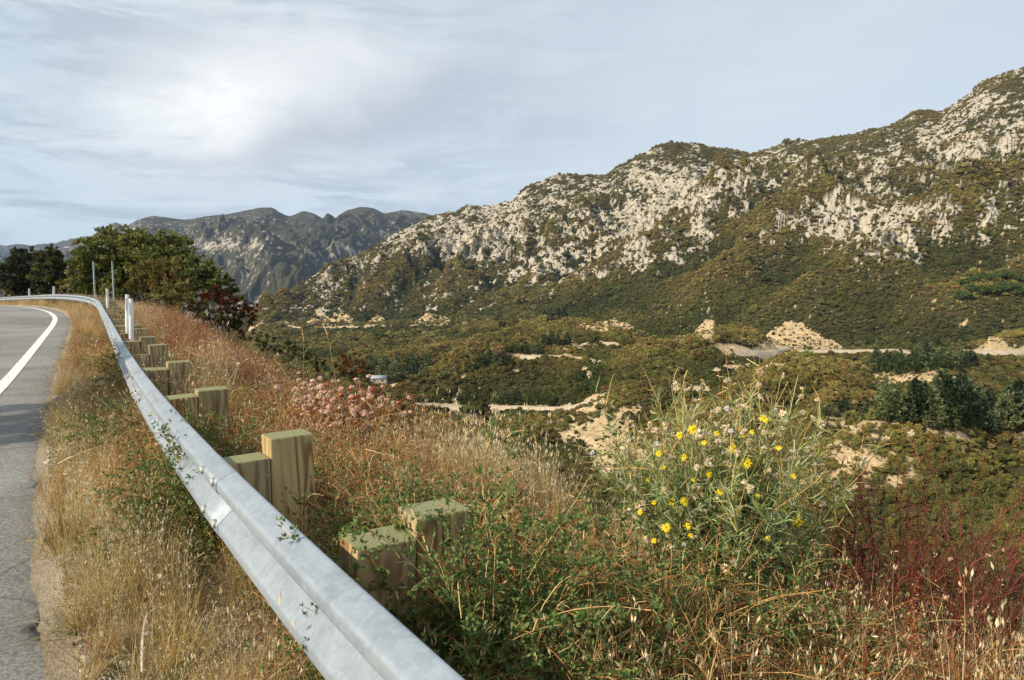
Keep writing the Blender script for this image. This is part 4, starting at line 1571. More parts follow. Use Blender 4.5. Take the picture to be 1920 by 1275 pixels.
def post_wood_material(name, base_mix):
    m, nt, b = new_mat(name)
    oc = objc(nt)
    oi = nt.nodes.new('ShaderNodeObjectInfo')
    off = nt.nodes.new('ShaderNodeVectorMath')
    off.operation = 'SCALE'
    off.inputs[0].default_value = (17.0, 9.0, 5.0)
    nt.links.new(oi.outputs['Random'], off.inputs['Scale'])
    ad = nt.nodes.new('ShaderNodeVectorMath')
    ad.operation = 'ADD'
    nt.links.new(oc, ad.inputs[0])
    nt.links.new(off.outputs[0], ad.inputs[1])
    p = ad.outputs[0]
    field = noise(nt, mapping(nt, p, (5.5, 5.5, 0.75)), 1.0, 2, 0.45, 0.35)
    rings = math_node(nt, 'MULTIPLY_ADD', math_node(nt, 'SINE', math_node(nt, 'MULTIPLY', field, 95.0)), 0.5, 0.5)
    chk = noise(nt, mapping(nt, p, (38, 38, 0.9), loc=(3, 7, 1)), 1.0, 2, 0.4)
    fib = noise(nt, mapping(nt, p, (90, 90, 3)), 1.0, 4, 0.6)
    patch = noise(nt, mapping(nt, p, (5, 5, 2)), 1.0, 3, 0.6)
    pale = (0.60, 0.45, 0.21)
    brown = (0.19, 0.085, 0.026)
    c = ramp(nt, rings, [(0.08, brown), (0.35, (0.40, 0.26, 0.10)), (0.75, pale)])
    c = mixc(nt, 0.28, c, ramp(nt, fib, [(0.3, (0.22, 0.14, 0.06)), (0.7, (0.5, 0.39, 0.2))]))
    c = mixc(nt, math_node(nt, 'MULTIPLY', ramp(nt, patch, [(0.45, 0.0), (0.7, 1.0)]), 0.5), c, (0.27, 0.15, 0.05))
    c = mixc(nt, ramp(nt, chk, [(0.27, 1.0), (0.31, 0.0)]), c, (0.045, 0.028, 0.014))
    c = mixc(nt, math_node(nt, 'MULTIPLY', ramp(nt, noise(nt, mapping(nt, p, (2.2, 2.2, 2.2), loc=(9, 2, 4)), 1.0, 4, 0.65), [(0.45, 0.0), (0.68, 1.0)]), 0.5), c, (0.27, 0.24, 0.19))
    sp = nt.nodes.new('ShaderNodeSeparateXYZ')
    tco = nt.nodes.new('ShaderNodeTexCoord')
    nt.links.new(tco.outputs['Normal'], sp.inputs[0])
    green = mixc(nt, fib, (0.15, 0.16, 0.07), (0.31, 0.29, 0.15))
    top = ramp(nt, sp.outputs[2], [(0.5, 0.0), (0.9, 1.0)])
    so = nt.nodes.new('ShaderNodeSeparateXYZ')
    nt.links.new(oc, so.inputs[0])
    # copper-green preservative stain, strongest near the cut end
    st = ramp(nt, math_node(nt, 'ADD', so.outputs[2], math_node(nt, 'MULTIPLY', patch, 0.25)), [(0.80, 0.0), (1.0, 1.0)])
    c = mixc(nt, math_node(nt, 'MULTIPLY', st, base_mix), c, green)
    c = mixc(nt, top, c, green)
    nt.links.new(c, b.inputs['Base Color'])
    b.inputs['Roughness'].default_value = 0.85
    bump(nt, b, mixc(nt, 0.35, fib, rings), 0.5, 0.006)
    return m


M_GALV = galvanized_material()
M_POST = post_wood_material('treated_wood', 0.35)
M_POSTG = post_wood_material('green_treated_wood', 0.7)
RAIL_Z = 0.607
# W profile: (offset from the back plane towards the road, height from the middle)
PROF = [(0.004, 0.156), (0.009, 0.1562), (0.014, 0.1545), (0.019, 0.1525), (0.068, 0.1300), (0.074, 0.1265), (0.079, 0.1215), (0.082, 0.1155), (0.083, 0.109), (0.083, 0.084), (0.082, 0.078), (0.079, 0.0725), (0.075, 0.0680), (0.020, 0.0150), (0.015, 0.0105), (0.010, 0.0070), (0.007, 0.0035), (0.006, 0.0)]
PROF = PROF + [(a, -z) for a, z in PROF[-2::-1]]
PROF = np.array(PROF) * np.array([0.95, 0.9])


def rail_mesh(l0, l1):
    ls = np.linspace(l0, l1, max(3, int((l1 - l0) / 0.24)))
    P, T, Nn = path_at(ls)
    rows = []
    lap = smooth(0.34, 0.30, ls - l0) * 0.004          # the lapped end sits over its neighbour
    for th in (0.0, 0.0035):
        for a, z in (PROF if th == 0 else PROF[::-1]):
            d = -(a + lap - th)
            rows.append(np.stack([P[:, 0] + Nn[:, 0] * d, P[:, 1] + Nn[:, 1] * d, P[:, 2] + RAIL_Z + z * (1 - th * 3)], 1))
    V = np.stack(rows, 1)
    a, c = V.shape[:2]
    ii = np.arange(a * c).reshape(a, c)
    nx = np.roll(ii, -1, axis=1)
    q = np.stack([ii[:-1], ii[1:], nx[1:], nx[:-1]], -1).reshape(-1, 4)
    e0 = [(ii[0, k], ii[0, k + 1], ii[0, c - 2 - k], ii[0, c - 1 - k]) for k in range(c // 2 - 1)]
    e1 = [(ii[-1, k], ii[-1, c - 1 - k], ii[-1, c - 2 - k], ii[-1, k + 1]) for k in range(c // 2 - 1)]
    return mesh_np('rail', V, [np.concatenate([q, np.array(e0), np.array(e1)])], None, M_GALV, True)


def bolt_mesh():
    acc = Acc()
    n = 12
    ring = lambda r, z: np.stack([1.55 * r * np.cos(np.arange(n) * 2 * math.pi / n), r * np.sin(np.arange(n) * 2 * math.pi / n), np.full(n, z)], 1)
    V = np.concatenate([ring(0.017, -0.008), ring(0.017, 0.003), ring(0.0145, 0.006), ring(0.006, 0.0072)])
    Q = []
    for r in range(3):
        for k in range(n):
            k2 = (k + 1) % n
            Q.append((r * n + k, r * n + k2, (r + 1) * n + k2, (r + 1) * n + k))
    T = [(3 * n, 3 * n + k, 3 * n + k + 1) for k in range(1, n - 1)]
    acc.add(V, Q, T, (0.5, 0.5, 0.5))
    return acc.mesh('bolt', M_BOLT, True)


m, nt, b = new_mat('bolt_steel')
M_BOLT = m
b.inputs['Base Color'].default_value = (0.42, 0.43, 0.40, 1)
b.inputs['Metallic'].default_value = 0.4
b.inputs['Roughness'].default_value = 0.5
BOLT = bolt_mesh()

gr = obj('guardrail', None, loc=(0, 0, 0), label='long galvanized steel guardrail on wooden posts curving along the road edge', cat='guardrail')
L_P1 = None
ls = np.linspace(0.2, 4.0, 400)
xx, yy = ld_to_xy(ls, np.full(400, 0.31))
pxs, _ = to_px(xx, yy, np.full(400, 0.8))
L_P1 = float(ls[np.argmin(np.abs(pxs - 540))])
xx0, yy0 = ld_to_xy(ls, np.full(400, 0.43))
pxs0, _ = to_px(xx0, yy0, np.full(400, 0.8))
L_P0 = float(ls[np.argmin(np.abs(pxs0 - 808))])
SPL = L_P1 - 0.155 - 0.05
k = 0
SEG_L = 3.81
l = SPL - 2 * SEG_L
while l < 108:
    ro = obj('rail', rail_mesh(l - 0.16, l + SEG_L + 0.16), gr)
    if l < 22:
        for dl in (0.16 - 0.108, 0.16 + 0.108):
            for z in (0.100, -0.073):
                P, T, Nn = path_at(l + dl - 0.16)
                bo = obj('bolt', BOLT, ro)
                bo.matrix_world = Matrix(((T[0], 0, -Nn[0], P[0] - Nn[0] * 0.087), (T[1], 0, -Nn[1], P[1] - Nn[1] * 0.087), (0, 1, 0, P[2] + RAIL_Z + z), (0, 0, 0, 1)))
    l += SEG_L

POSTH = 0.79
post_me = [box_mesh('post', 0, 0, POSTH / 2 - 0.25, 0.2, 0.15, POSTH + 0.5, M_POST, 0.007), box_mesh('post', 0, 0, POSTH / 2 - 0.25, 0.2, 0.15, POSTH + 0.5, M_POSTG, 0.007)]
block_me = [box_mesh('blockout', 0, 0, 0, 0.2, 0.15, 0.36, M_POST, 0.006), box_mesh('blockout', 0, 0, 0, 0.2, 0.15, 0.36, M_POSTG, 0.006)]
pls = [L_P0] + [L_P1 + 1.905 * i for i in range(6)]
while pls[-1] < 100:
    pls.append(pls[-1] + 0.9525)
for i, lp in enumerate(pls):
    P, T, Nn = path_at(lp)
    ang = math.atan2(Nn[1], Nn[0])
    g = 0 if (i == 1 or R.random() < 0.45) else 1
    dz = -0.04 if i == 0 else 0.005 if i == 1 else R.normal(0, 0.018)
    x, y = ld_to_xy(lp, 0.43 if i == 0 else 0.315)
    po = obj('post', post_me[g], gr, loc=(x, y, P[2] + dz))
    po.rotation_euler = (R.normal(0, 0.012), R.normal(0, 0.012), ang + R.normal(0, 0.02))
    bk = obj('blockout', block_me[g if R.random() < 0.7 else 1 - g], po, loc=(-0.207, R.normal(0, 0.004), (0.545 if i else 0.50) - dz + R.normal(0.0, 0.010)))
    bk.rotation_euler = (R.normal(0, 0.03), R.normal(0, 0.015), R.normal(0, 0.02))

# ------------------------------------------------------------------ delineators and sign posts
m_white, nt, b = new_mat('white_plastic')
nw = noise(nt, objc(nt), 9, 4, 0.6)
nt.links.new(ramp(nt, nw, [(0.3, (0.66, 0.66, 0.64)), (0.6, (0.82, 0.82, 0.80))]), b.inputs['Base Color'])
b.inputs['Roughness'].default_value = 0.45
m_refl, nt, b = new_mat('reflective_sheeting')
b.inputs['Base Color'].default_value = (0.80, 0.81, 0.82, 1)
b.inputs['Roughness'].default_value = 0.25
m_green, nt, b = new_mat('painted_steel')
nw = noise(nt, objc(nt), 14, 4, 0.6)
nt.links.new(ramp(nt, nw, [(0.3, (0.15, 0.20, 0.19)), (0.7, (0.27, 0.33, 0.32))]), b.inputs['Base Color'])
b.inputs['Roughness'].default_value = 0.55
m_dark, nt, b = new_mat('dark_rubber')
b.inputs['Base Color'].default_value = (0.03, 0.03, 0.03, 1)


def delineator(px, ytop, Y, h, w, label, lean=0.0, group=None, stalk=False):
    p = at(px, ytop, Y)
    z0 = p.z - h
    t = obj('delineator_post', None, loc=(p.x, p.y, z0), label=label, cat='delineator post', group=group)
    _, T, Nn = path_at(float(xy_to_ld(p.x, p.y)[0][0]))
    t.rotation_euler = (0, lean, math.atan2(T[1], T[0]) - math.pi / 2)
    import bmesh
    bm = bmesh.new()
    # curved flexible blade with rounded top
    nseg = 6
    pr = [(-w / 2, 0.008), (-w / 4, -0.004), (0, -0.008), (w / 4, -0.004), (w / 2, 0.008)]
    rows = []
    zb = 0.5 * h if stalk else 0.0
    for k in range(nseg + 1):
        z = zb + (h - zb) * k / nseg
        s = 1.0 if k < nseg else 0.78
        rows.append([bm.verts.new((x * s, y, z)) for x, y in pr] + [bm.verts.new((x * s, y + 0.006, z)) for x, y in pr[::-1]])
    for a, c in zip(rows[:-1], rows[1:]):
        n = len(a)
        for k in range(n):
            bm.faces.new((a[k], a[(k + 1) % n], c[(k + 1) % n], c[k]))
    bm.faces.new(rows[-1])
    me = bpy.data.meshes.new('delineator_blade')
    bm.to_mesh(me)
    bm.free()
    me.materials.append(m_white)
    obj('blade', me, t)
    obj('reflector', box_mesh('reflector', 0, -0.0105, h - 0.16, w * 0.8, 0.003, 0.2, m_refl, 0.001), t)
    if stalk:
        obj('stem', box_mesh('delineator_stem', 0, 0.005, zb / 2, w * 0.35, 0.02, zb, m_dark, 0.002), t)
    return t


delineator(240.5, 560, 10.6, 1.22, 0.07, 'tall white delineator post nearest on the right of the rail, in front of its twin', 0.03)
delineator(233.5, 552, 11.3, 1.30, 0.07, 'tall white delineator post half hidden behind its nearer twin', 0.03)
delineator(200.5, 541.5, 20.5, 1.25, 0.075, 'white delineator post standing between the tall pair and the sign posts', 0.0)
delineator(99.5, 537, 41, 1.05, 0.12, 'white delineator on a dark stem behind the far rail, in front of the dark trees', 0.03, stalk=True)
delineator(54.5, 541, 51, 1.1, 0.13, 'small white delineator post farthest left behind the rail', 0.0)


def sign_post(px, ytop, Y, label):
    p = at(px, ytop, Y)
    g = ground_z(p.x, p.y)[0]
    h = p.z - g + 0.2
    t = obj('sign_post', None, loc=(p.x, p.y, g - 0.2), label=label, cat='sign post')
    w, d, th = 0.075, 0.04, 0.006
    pr = [(-w / 2, 0), (-w / 4, 0), (-w / 4, -d), (w / 4, -d), (w / 4, 0), (w / 2, 0), (w / 2, th), (w / 4 - th, th), (w / 4 - th, -d + th), (-w / 4 + th, -d + th), (-w / 4 + th, th), (-w / 2, th)]
    Vp = [(x, y, 0) for x, y in pr] + [(x, y, h) for x, y in pr]
    n = len(pr)
    q = [(k, (k + 1) % n, n + (k + 1) % n, n + k) for k in range(n)] + [(n, n + 1, n + 10, n + 11), (n + 1, n + 2, n + 9, n + 10), (n + 2, n + 3, n + 8, n + 9), (n + 3, n + 4, n + 7, n + 8), (n + 4, n + 5, n + 6, n + 7)]
    obj('channel', mesh_np('sign_post_channel', Vp, [q], None, m_green), t)
    for k in range(2):
        obj('bolt', box_mesh('sign_bolt', 0, -d - 0.004, h - 0.12 - 0.5 * k, 0.018, 0.01, 0.018, M_BOLT, 0.002), t)


sign_post(175, 490, 30, 'bare grey green sign post without its sign, the left one of two')
sign_post(210.5, 490, 31.5, 'bare grey green sign post without its sign, the right one of two')

# ------------------------------------------------------------------ trees and shrubs on the spur
def crown_mesh(name, lumps, n_per_m2, leaf, cols, mat, w=None, shaggy=0.22):
    """leaf sprays through the outer shell of overlapping lumps (centre, radius)"""
    acc = Acc()
    for c, r in lumps:
        n = int(n_per_m2 * 4 * math.pi * r * r)
        nc_ = max(5, int(n / 13))
        d = rand_dirs(nc_, -0.75, 1)
        nn = fbm(d[:, 0] * 1.9 + c[0], d[:, 1] * 1.9 + d[:, 2] * 1.5 + c[1], 3, 401)
        cr = r * np.sqrt(R.uniform(0.30, 1.0, nc_)) * (1 + shaggy * 1.6 * nn)
        cc = np.array(c)[None] + d * cr[:, None] * np.array([1, 1, 0.9])
        rad = r * R.uniform(0.14, 0.28, nc_)
        per = 46
        q = rand_dirs(nc_ * per) * np.repeat(rad, per)[:, None] * np.sqrt(R.uniform(0.1, 1, nc_ * per))[:, None]
        q[:, 2] *= 0.75
        P = np.repeat(cc, per, 0) + q
        A = nrm(np.repeat(d, per, 0) * 0.6 + R.normal(0, 0.7, (nc_ * per, 3)) + np.array([0, 0, 0.3]))
        base = pal(nc_, cols, 0.16, w)
        C = np.repeat(base, per, 0) * R.uniform(0.7, 1.35, (nc_ * per, 1))
        leaves(acc, P, A, leaf * R.uniform(0.7, 1.4, nc_ * per), leaf * R.uniform(0.28, 0.4, nc_ * per), C)
        # sprigs that break the outline
        ns = max(3, int(5 * r))
        d2 = rand_dirs(ns, 0.0, 1)
        b0 = np.array(c)[None] + d2 * r * 0.8
        Lg = arcs(b0, d2 + R.normal(0, 0.3, (ns, 3)) + np.array([0, 0, 0.3]), r * R.uniform(0.2, 0.42, ns), 6, 0.2, 0.12)
        for k in range(1, 6):
            for _ in range(4):
                P2 = Lg[:, k] + R.normal(0, 0.05 * r, (ns, 3))
                leaves(acc, P2, nrm(Lg[:, k] - Lg[:, k - 1]) + R.normal(0, 0.6, (ns, 3)), leaf, leaf * 0.33, pal(ns, cols, 0.2, w))
    return acc.mesh(name, mat)


def wood_mesh(name, base, tips, r0, col=(0.11, 0.09, 0.07), nt_=2):
    acc = Acc()
    base = np.array(base)
    for tp in tips:
        tp = np.array(tp)
        Kp = 7
        t = np.linspace(0, 1, Kp)[:, None]
        mid = base * (1 - t) + tp * t
        mid[:, 2] = base[2] + (tp[2] - base[2]) * (t[:, 0] ** 0.8)
        mid[1:-1] += R.normal(0, 0.04 * np.linalg.norm(tp - base), (Kp - 2, 3))
        tube(acc, mid[None], r0 * (1 - t[:, 0] * 0.85) * R.uniform(0.6, 1), np.array(col), 6)
    return acc.mesh(name, M_STEM, True)


def lumps_px(lst, Y, spread=0.7):
    """crown lumps from photo positions (px, py, radius px[, extra depth m])"""
    out = []
    for q in lst:
        px, py, rp = q[:3]
        yy = Y + (q[3] if len(q) > 3 else R.uniform(-spread, spread) * rp * Y / F)
        p = at(px, py, yy)
        out.append((tuple(p), rp * yy / F))
    return out


OAK = [(0.155, 0.175, 0.044), (0.20, 0.205, 0.06), (0.12, 0.14, 0.036), (0.24, 0.225, 0.09)]
DARK = [(0.030, 0.040, 0.018), (0.042, 0.050, 0.020), (0.055, 0.052, 0.024)]
BROWN = [(0.185, 0.140, 0.036), (0.15, 0.125, 0.034), (0.20, 0.135, 0.040), (0.105, 0.095, 0.028)]
REDS = [(0.115, 0.030, 0.014), (0.08, 0.026, 0.014), (0.13, 0.046, 0.016), (0.09, 0.055, 0.018)]
GREENB = [(0.060, 0.088, 0.020), (0.085, 0.105, 0.026), (0.040, 0.060, 0.016)]


def spur_plant(name, cat, label, lst, Y, cols, leaf, dens, base_px, r0=0.12, extra=None, group=None, w=None, wood=True):
    L = lumps_px(lst, Y)
    bx = at(base_px[0], base_px[1], Y)
    gz = float(ground_z(bx.x, bx.y)[0])
    root = Vector((bx.x, bx.y, gz - 0.1))
    t = obj(name, None, loc=root, label=label, cat=cat, group=group)
    rel = [((c[0] - root.x, c[1] - root.y, c[2] - root.z), r) for c, r in L]
    obj('crown', crown_mesh('crown', rel, dens, leaf, cols, M_LEAF, w), t)
    if extra:
        L2 = lumps_px(extra[0], Y - 0.4)
        rel2 = [((c[0] - root.x, c[1] - root.y, c[2] - root.z), r) for c, r in L2]
        o = obj('foliage', crown_mesh('foliage', rel2, dens, leaf, extra[1], M_LEAF), t)
        if len(extra) > 2:
            o['label'] = extra[2]
    if wood:
        obj('trunk', wood_mesh('trunk', (0, 0, -0.2), [c for c, r in rel], r0), t)
    return t


spur_plant('oak_tree', 'oak tree', 'largest tree, a broad olive green oak behind the sign posts',
           [(176, 480, 34), (205, 462, 36), (240, 462, 34), (275, 468, 36), (305, 464, 34), (330, 474, 32), (345, 500, 30), (170, 520, 34), (210, 508, 40), (255, 506, 44), (300, 508, 44), (150, 540, 22), (195, 535, 26), (190, 450, 22), (265, 448, 20), (322, 450, 18), (230, 535, 30), (285, 535, 30), (175, 545, 24), (215, 548, 22), (255, 548, 22), (330, 530, 30), (152, 510, 24), (160, 490, 22)],
           52, OAK, 0.22, 22, (245, 552), 0.3)
spur_plant('oak_tree', 'oak tree', 'dark green round oak at the right end of the tree group above the red shrub',
           [(372, 508, 30), (395, 525, 30), (365, 535, 30), (415, 545, 28), (392, 556, 26), (436, 560, 18), (350, 515, 22)], 47, [OAK[0], OAK[2], DARK[1]], 0.2, 22, (390, 575), 0.2)
spur_plant('oak_tree', 'oak tree', 'very dark tree at the far left edge behind the guardrail',
           [(40, 500, 28), (28, 520, 26), (55, 520, 30), (46, 482, 20), (20, 535, 18), (62, 540, 20), (10, 525, 12), (25, 548, 14), (48, 550, 16), (66, 548, 12), (38, 535, 20)], 78, DARK, 0.24, 16, (42, 556), 0.25)
spur_plant('oak_tree', 'oak tree', 'dark ragged tree between the far left tree and the large oak',
           [(95, 495, 26), (84, 515, 26), (110, 515, 26), (92, 476, 17), (118, 500, 18), (105, 537, 22), (80, 540, 18), (88, 550, 14), (110, 550, 14), (122, 535, 14)], 72, DARK + [OAK[2]], 0.24, 16, (98, 556), 0.25)
spur_plant('shrub', 'shrub', 'small olive shrub behind the rail between dark trees and the sign posts', [(128, 540, 18), (140, 532, 16), (152, 545, 12)], 58, BROWN + OAK, 0.2, 22, (138, 556), 0.1)
spur_plant('shrub', 'shrub', 'low yellowish shrub at the left picture edge behind the rail', [(2, 545, 10), (14, 552, 8)], 72, BROWN, 0.2, 18, (4, 560), 0.1)
spur_plant('shrub', 'shrub', 'upper olive brown shrub in front of the large oak',
           [(290, 512, 28), (318, 510, 26), (268, 520, 24), (300, 530, 30), (335, 530, 24), (255, 535, 18)], 41, BROWN, 0.16, 30, (298, 562), 0.12)
spur_plant('shrub', 'shrub', 'lower yellow brown shrub nearest the dry grass right of the delineators',
           [(300, 550, 28), (330, 548, 28), (355, 560, 28), (315, 568, 22), (340, 575, 22), (285, 562, 18), (372, 575, 16), (310, 588, 18), (335, 596, 18), (360, 592, 18), (285, 580, 16)], 35, [BROWN[0], BROWN[2], BROWN[1], OAK[1]], 0.13, 34, (328, 592), 0.1)
spur_plant('red_shrub', 'shrub', 'dark shrub with crimson leaves on top at the edge of the slope',
           [(405, 585, 26), (430, 598, 26), (455, 606, 22), (412, 608, 24), (440, 618, 20), (395, 600, 18), (462, 596, 16), (410, 630, 20), (435, 638, 18), (460, 628, 16), (390, 620, 16)], 29, [BROWN[3], DARK[2], REDS[3], OAK[2]], 0.10, 42, (428, 628), 0.08,
           ([(398, 550, 14), (415, 560, 15), (432, 566, 15), (448, 574, 14), (465, 585, 12), (386, 556, 9), (424, 580, 13), (474, 578, 9)], REDS[:3], 'crimson leaves on the upper shoots'))
for px, py, lst, Y, cols, lab in (
        (505, 655, [(492, 640, 16), (510, 646, 17), (500, 652, 15)], 26, GREENB, 'green shrub on the slope edge just right of the crimson shrub'),
        (556, 680, [(540, 656, 18), (562, 664, 20), (550, 672, 16)], 24, GREENB, 'bright green shrub on the slope edge left of the three shrubs before the cabins'),
        (592, 700, [(582, 678, 17), (598, 686, 15)], 23, GREENB + [REDS[3]], 'small green shrub with a few red leaves lower down the slope edge'),
        (655, 745, [(642, 684, 20), (660, 680, 20), (678, 692, 18), (650, 706, 22), (672, 712, 20), (632, 700, 14)], 27, [(0.16, 0.075, 0.02), (0.10, 0.06, 0.018), (0.19, 0.06, 0.018), (0.06, 0.06, 0.018)], 'orange and rust coloured shrub standing out on the slope left of the cabins'),
        (728, 762, [(712, 748, 14), (735, 756, 14), (750, 766, 12)], 15, [(0.06, 0.055, 0.02), REDS[3], BROWN[3]], 'dark rusty shrub below the orange shrub on the slope edge')):
    spur_plant('shrub', 'shrub', lab, lst, Y, cols, 0.075 if Y > 20 else 0.05, 60 if Y > 20 else 110, (px, py), 0.04)

# unseen oak across the road, added out of frame to shade the pavement
t = obj('oak_tree', None, loc=(-12.9, 3.2, 1.0), label='unseen oak added across the road to cast the shade on the pavement', cat='oak tree')
_l = [((0.3 + R.normal(0, .5), 0.2 + R.normal(0, .5), 3.2 + R.uniform(0, 1.8)), R.uniform(0.7, 1.0)) for _ in range(6)]
obj('crown', crown_mesh('crown', _l, 30, 0.14, OAK, M_LEAF), t)
obj('trunk', wood_mesh('trunk', (0, 0, -1.2), [c for c, r in _l], 0.16), t)

# ------------------------------------------------------------------ grass tufts (sources for scattering)
def blades(acc, n, h, spread, w, cols, droop=(0.2, 1.0), lean=0.35, K=5, var=0.15):
    b = R.normal(0, spread, (n, 3))
    b[:, 2] = -0.01
    d = np.stack([R.normal(0, lean, n), R.normal(0, lean, n), np.ones(n)], 1)
    d[:, :2] += b[:, :2] / max(spread, 1e-3) * 0.12
    P = arcs(b, d, h * R.uniform(0.45, 1.15, n), K, R.uniform(droop[0], droop[1], n), 0.05)
    W = w * np.interp(np.linspace(0, 1, K), [0, 0.5, 1], [0.8, 0.75, 0.08])
    rib(acc, P, W, pal(n, cols, var))
    return P


GOLD = [(0.58, 0.41, 0.145), (0.48, 0.325, 0.11), (0.64, 0.49, 0.21), (0.40, 0.245, 0.08)]
PALE = [(0.62, 0.51, 0.30), (0.54, 0.42, 0.22), (0.68, 0.58, 0.38)]
RUST = [(0.28, 0.072, 0.028), (0.35, 0.11, 0.040), (0.20, 0.050, 0.026), (0.38, 0.17, 0.06)]
WIRE = [(0.50, 0.27, 0.10), (0.40, 0.19, 0.07), (0.62, 0.44, 0.21), (0.54, 0.36, 0.15)]
GRN = [(0.10, 0.15, 0.030), (0.14, 0.17, 0.045), (0.07, 0.11, 0.025)]


def tuft_gold(i):
    a = Acc()
    blades(a, 46, 0.42, 0.05, 0.0019, GOLD, (0.1, 0.8), 0.20)
    blades(a, 24, 0.26, 0.07, 0.0024, GOLD + PALE, (0.6, 1.8), 0.5)
    P = blades(a, 9, 0.56, 0.035, 0.0012, PALE, (0.1, 0.5), 0.13, 6)
    for k in (4, 5):
        for _ in range(3):
            leaves(a, P[:, k] + R.normal(0, 0.008, (9, 3)), P[:, k] - P[:, k - 1] + R.normal(0, 0.02, (9, 3)), 0.028, 0.0035, pal(9, PALE))
    return a.mesh('tuft', M_LEAF_I)


def tuft_pale(i):
    a = Acc()
    P = blades(a, 34, 0.58, 0.06, 0.0013, PALE, (0.2, 0.7), 0.2, 6)
    blades(a, 36, 0.3, 0.07, 0.0024, PALE + GOLD, (0.5, 1.6), 0.45)
    n = len(P)
    for k in (3, 4, 5):
        for _ in range(2):
            q = P[:, k] + R.normal(0, 0.018, (n, 3))
            leaves(a, q, np.array([[0, 0, -0.6]]) + R.normal(0, 0.5, (n, 3)), R.uniform(0.010, 0.018, n), 0.0026, pal(n, PALE, 0.12), 0.15)
    return a.mesh('tuft', M_LEAF_I)


def tuft_rust(i):
    a = Acc()
    n = 20
    b = R.normal(0, 0.07, (n, 3)); b[:, 2] = 0
    d = np.stack([R.normal(0, 0.28, n), R.normal(0, 0.28, n), np.ones(n)], 1)
    P = arcs(b, d, 0.5 * R.uniform(0.5, 1.15, n), 7, R.uniform(0.0, 0.5, n), 0.07)
    tube(a, P, np.array([.0022, .002, .0018, .0016, .0014, .0012, .0006]), pal(n, RUST, 0.2))
    for k in range(2, 7):
        for _ in range(4):
            leaves(a, P[:, k] + R.normal(0, 0.014, (n, 3)), R.normal(0, 1, (n, 3)) + np.array([0, 0, 0.8]), R.uniform(0.007, 0.014, n), 0.0026, pal(n, RUST + [(0.42, 0.25, 0.13), (0.12, 0.10, 0.035)], 0.25))
    # forked tops
    for k in (4, 5, 6):
        tw = arcs(P[:, k], P[:, k] - P[:, k - 1] + R.normal(0, 0.05, (n, 3)), R.uniform(0.04, 0.1, n), 3, 0.1, 0.1)
        rib(a, tw, np.array([0.0012, 0.001, 0.0006]), pal(n, RUST, 0.2))
    blades(a, 16, 0.3, 0.07, 0.002, GOLD, (0.5, 1.6), 0.4)
    return a.mesh('tuft', M_LEAF_I)


def tuft_wire(i):
    a = Acc()
    n = 26
    b = R.normal(0, 0.05, (n, 3)); b[:, 2] = 0
    d = np.stack([R.normal(0, 0.6, n), R.normal(0, 0.6, n), np.ones(n)], 1)
    P = arcs(b, d, 0.55 * R.uniform(0.5, 1.3, n), 9, R.uniform(0.6, 2.4, n), 0.06)
    tube(a, P, np.linspace(0.0017, 0.0007, 9), pal(n, WIRE, 0.2))
    for k in range(2, 9):
        tw = arcs(P[:, k], P[:, k] - P[:, k - 1] + R.normal(0, 0.05, (n, 3)), R.uniform(0.03, 0.12, n), 4, R.uniform(0, 1.2, n), 0.1)
        rib(a, tw, np.array([0.0011, 0.001, 0.0008, 0.0004]), pal(n, WIRE, 0.2))
    for k in range(2, 8):
        leaves(a, P[:, k] + R.normal(0, 0.008, (n, 3)), R.normal(0, 1, (n, 3)), 0.012, 0.003, pal(n, [(0.09, 0.12, 0.03), (0.25, 0.12, 0.05)], 0.2))
    return a.mesh('tuft', M_LEAF_I)


def tuft_green(i):
    a = Acc()
    blades(a, 60, 0.12, 0.06, 0.0024, GRN, (0.3, 1.6), 0.5)
    blades(a, 14, 0.22, 0.05, 0.0016, GOLD, (0.2, 1.0), 0.3)
    return a.mesh('tuft', M_LEAF_I)


def tuft_litter(i):
    a = Acc()
    n = 46
    b = np.stack([R.normal(0, 0.11, n), R.normal(0, 0.11, n), R.uniform(0.004, 0.03, n)], 1)
    d = np.stack([R.normal(0, 1, n), R.normal(0, 1, n), R.normal(0.05, 0.12, n)], 1)
    P = arcs(b, d, R.uniform(0.06, 0.28, n), 4, R.uniform(-0.1, 0.25, n), 0.08)
    rib(a, P, np.array([0.0016, 0.0018, 0.0015, 0.0005]), pal(n, GOLD + PALE + [(0.25, 0.18, 0.12), (0.4, 0.37, 0.32)], 0.2))
    return a.mesh('tuft', M_LEAF_I)


def tuft_leafy(i):
    """low sprawling green herb with thin rusty stems"""
    a = Acc()
    n = 24
    b = R.normal(0, 0.04, (n, 3)); b[:, 2] = 0.0
    d = np.stack([R.normal(0, 0.7, n), R.normal(0, 0.7, n), np.ones(n)], 1)
    P = arcs(b, d, 0.34 * R.uniform(0.5, 1.2, n), 8, R.uniform(0.4, 1.6, n), 0.08)
    tube(a, P, np.linspace(0.0016, 0.0007, 8), pal(n, WIRE + RUST, 0.2))
    for k in range(2, 8):
        for _ in range(5):
            q = P[:, k] + R.normal(0, 0.013, (n, 3))
            leaves(a, q, R.normal(0, 1, (n, 3)) + np.array([0, 0, 0.6]), R.uniform(0.010, 0.019, n), 0.0042, pal(n, [(0.075, 0.125, 0.035), (0.10, 0.15, 0.045), (0.055, 0.09, 0.028)], 0.2), 0.1)
    return a.mesh('tuft', M_LEAF_I)


TYPES = ['gold', 'pale', 'rust', 'wire', 'green', 'litter', 'leafy']
MAKERS = [tuft_gold, tuft_pale, tuft_rust, tuft_wire, tuft_green, tuft_litter, tuft_leafy]
NVAR = 4
C_TUFT = proto_collection('tuft_source', [f(i) for f in MAKERS for i in range(NVAR)])


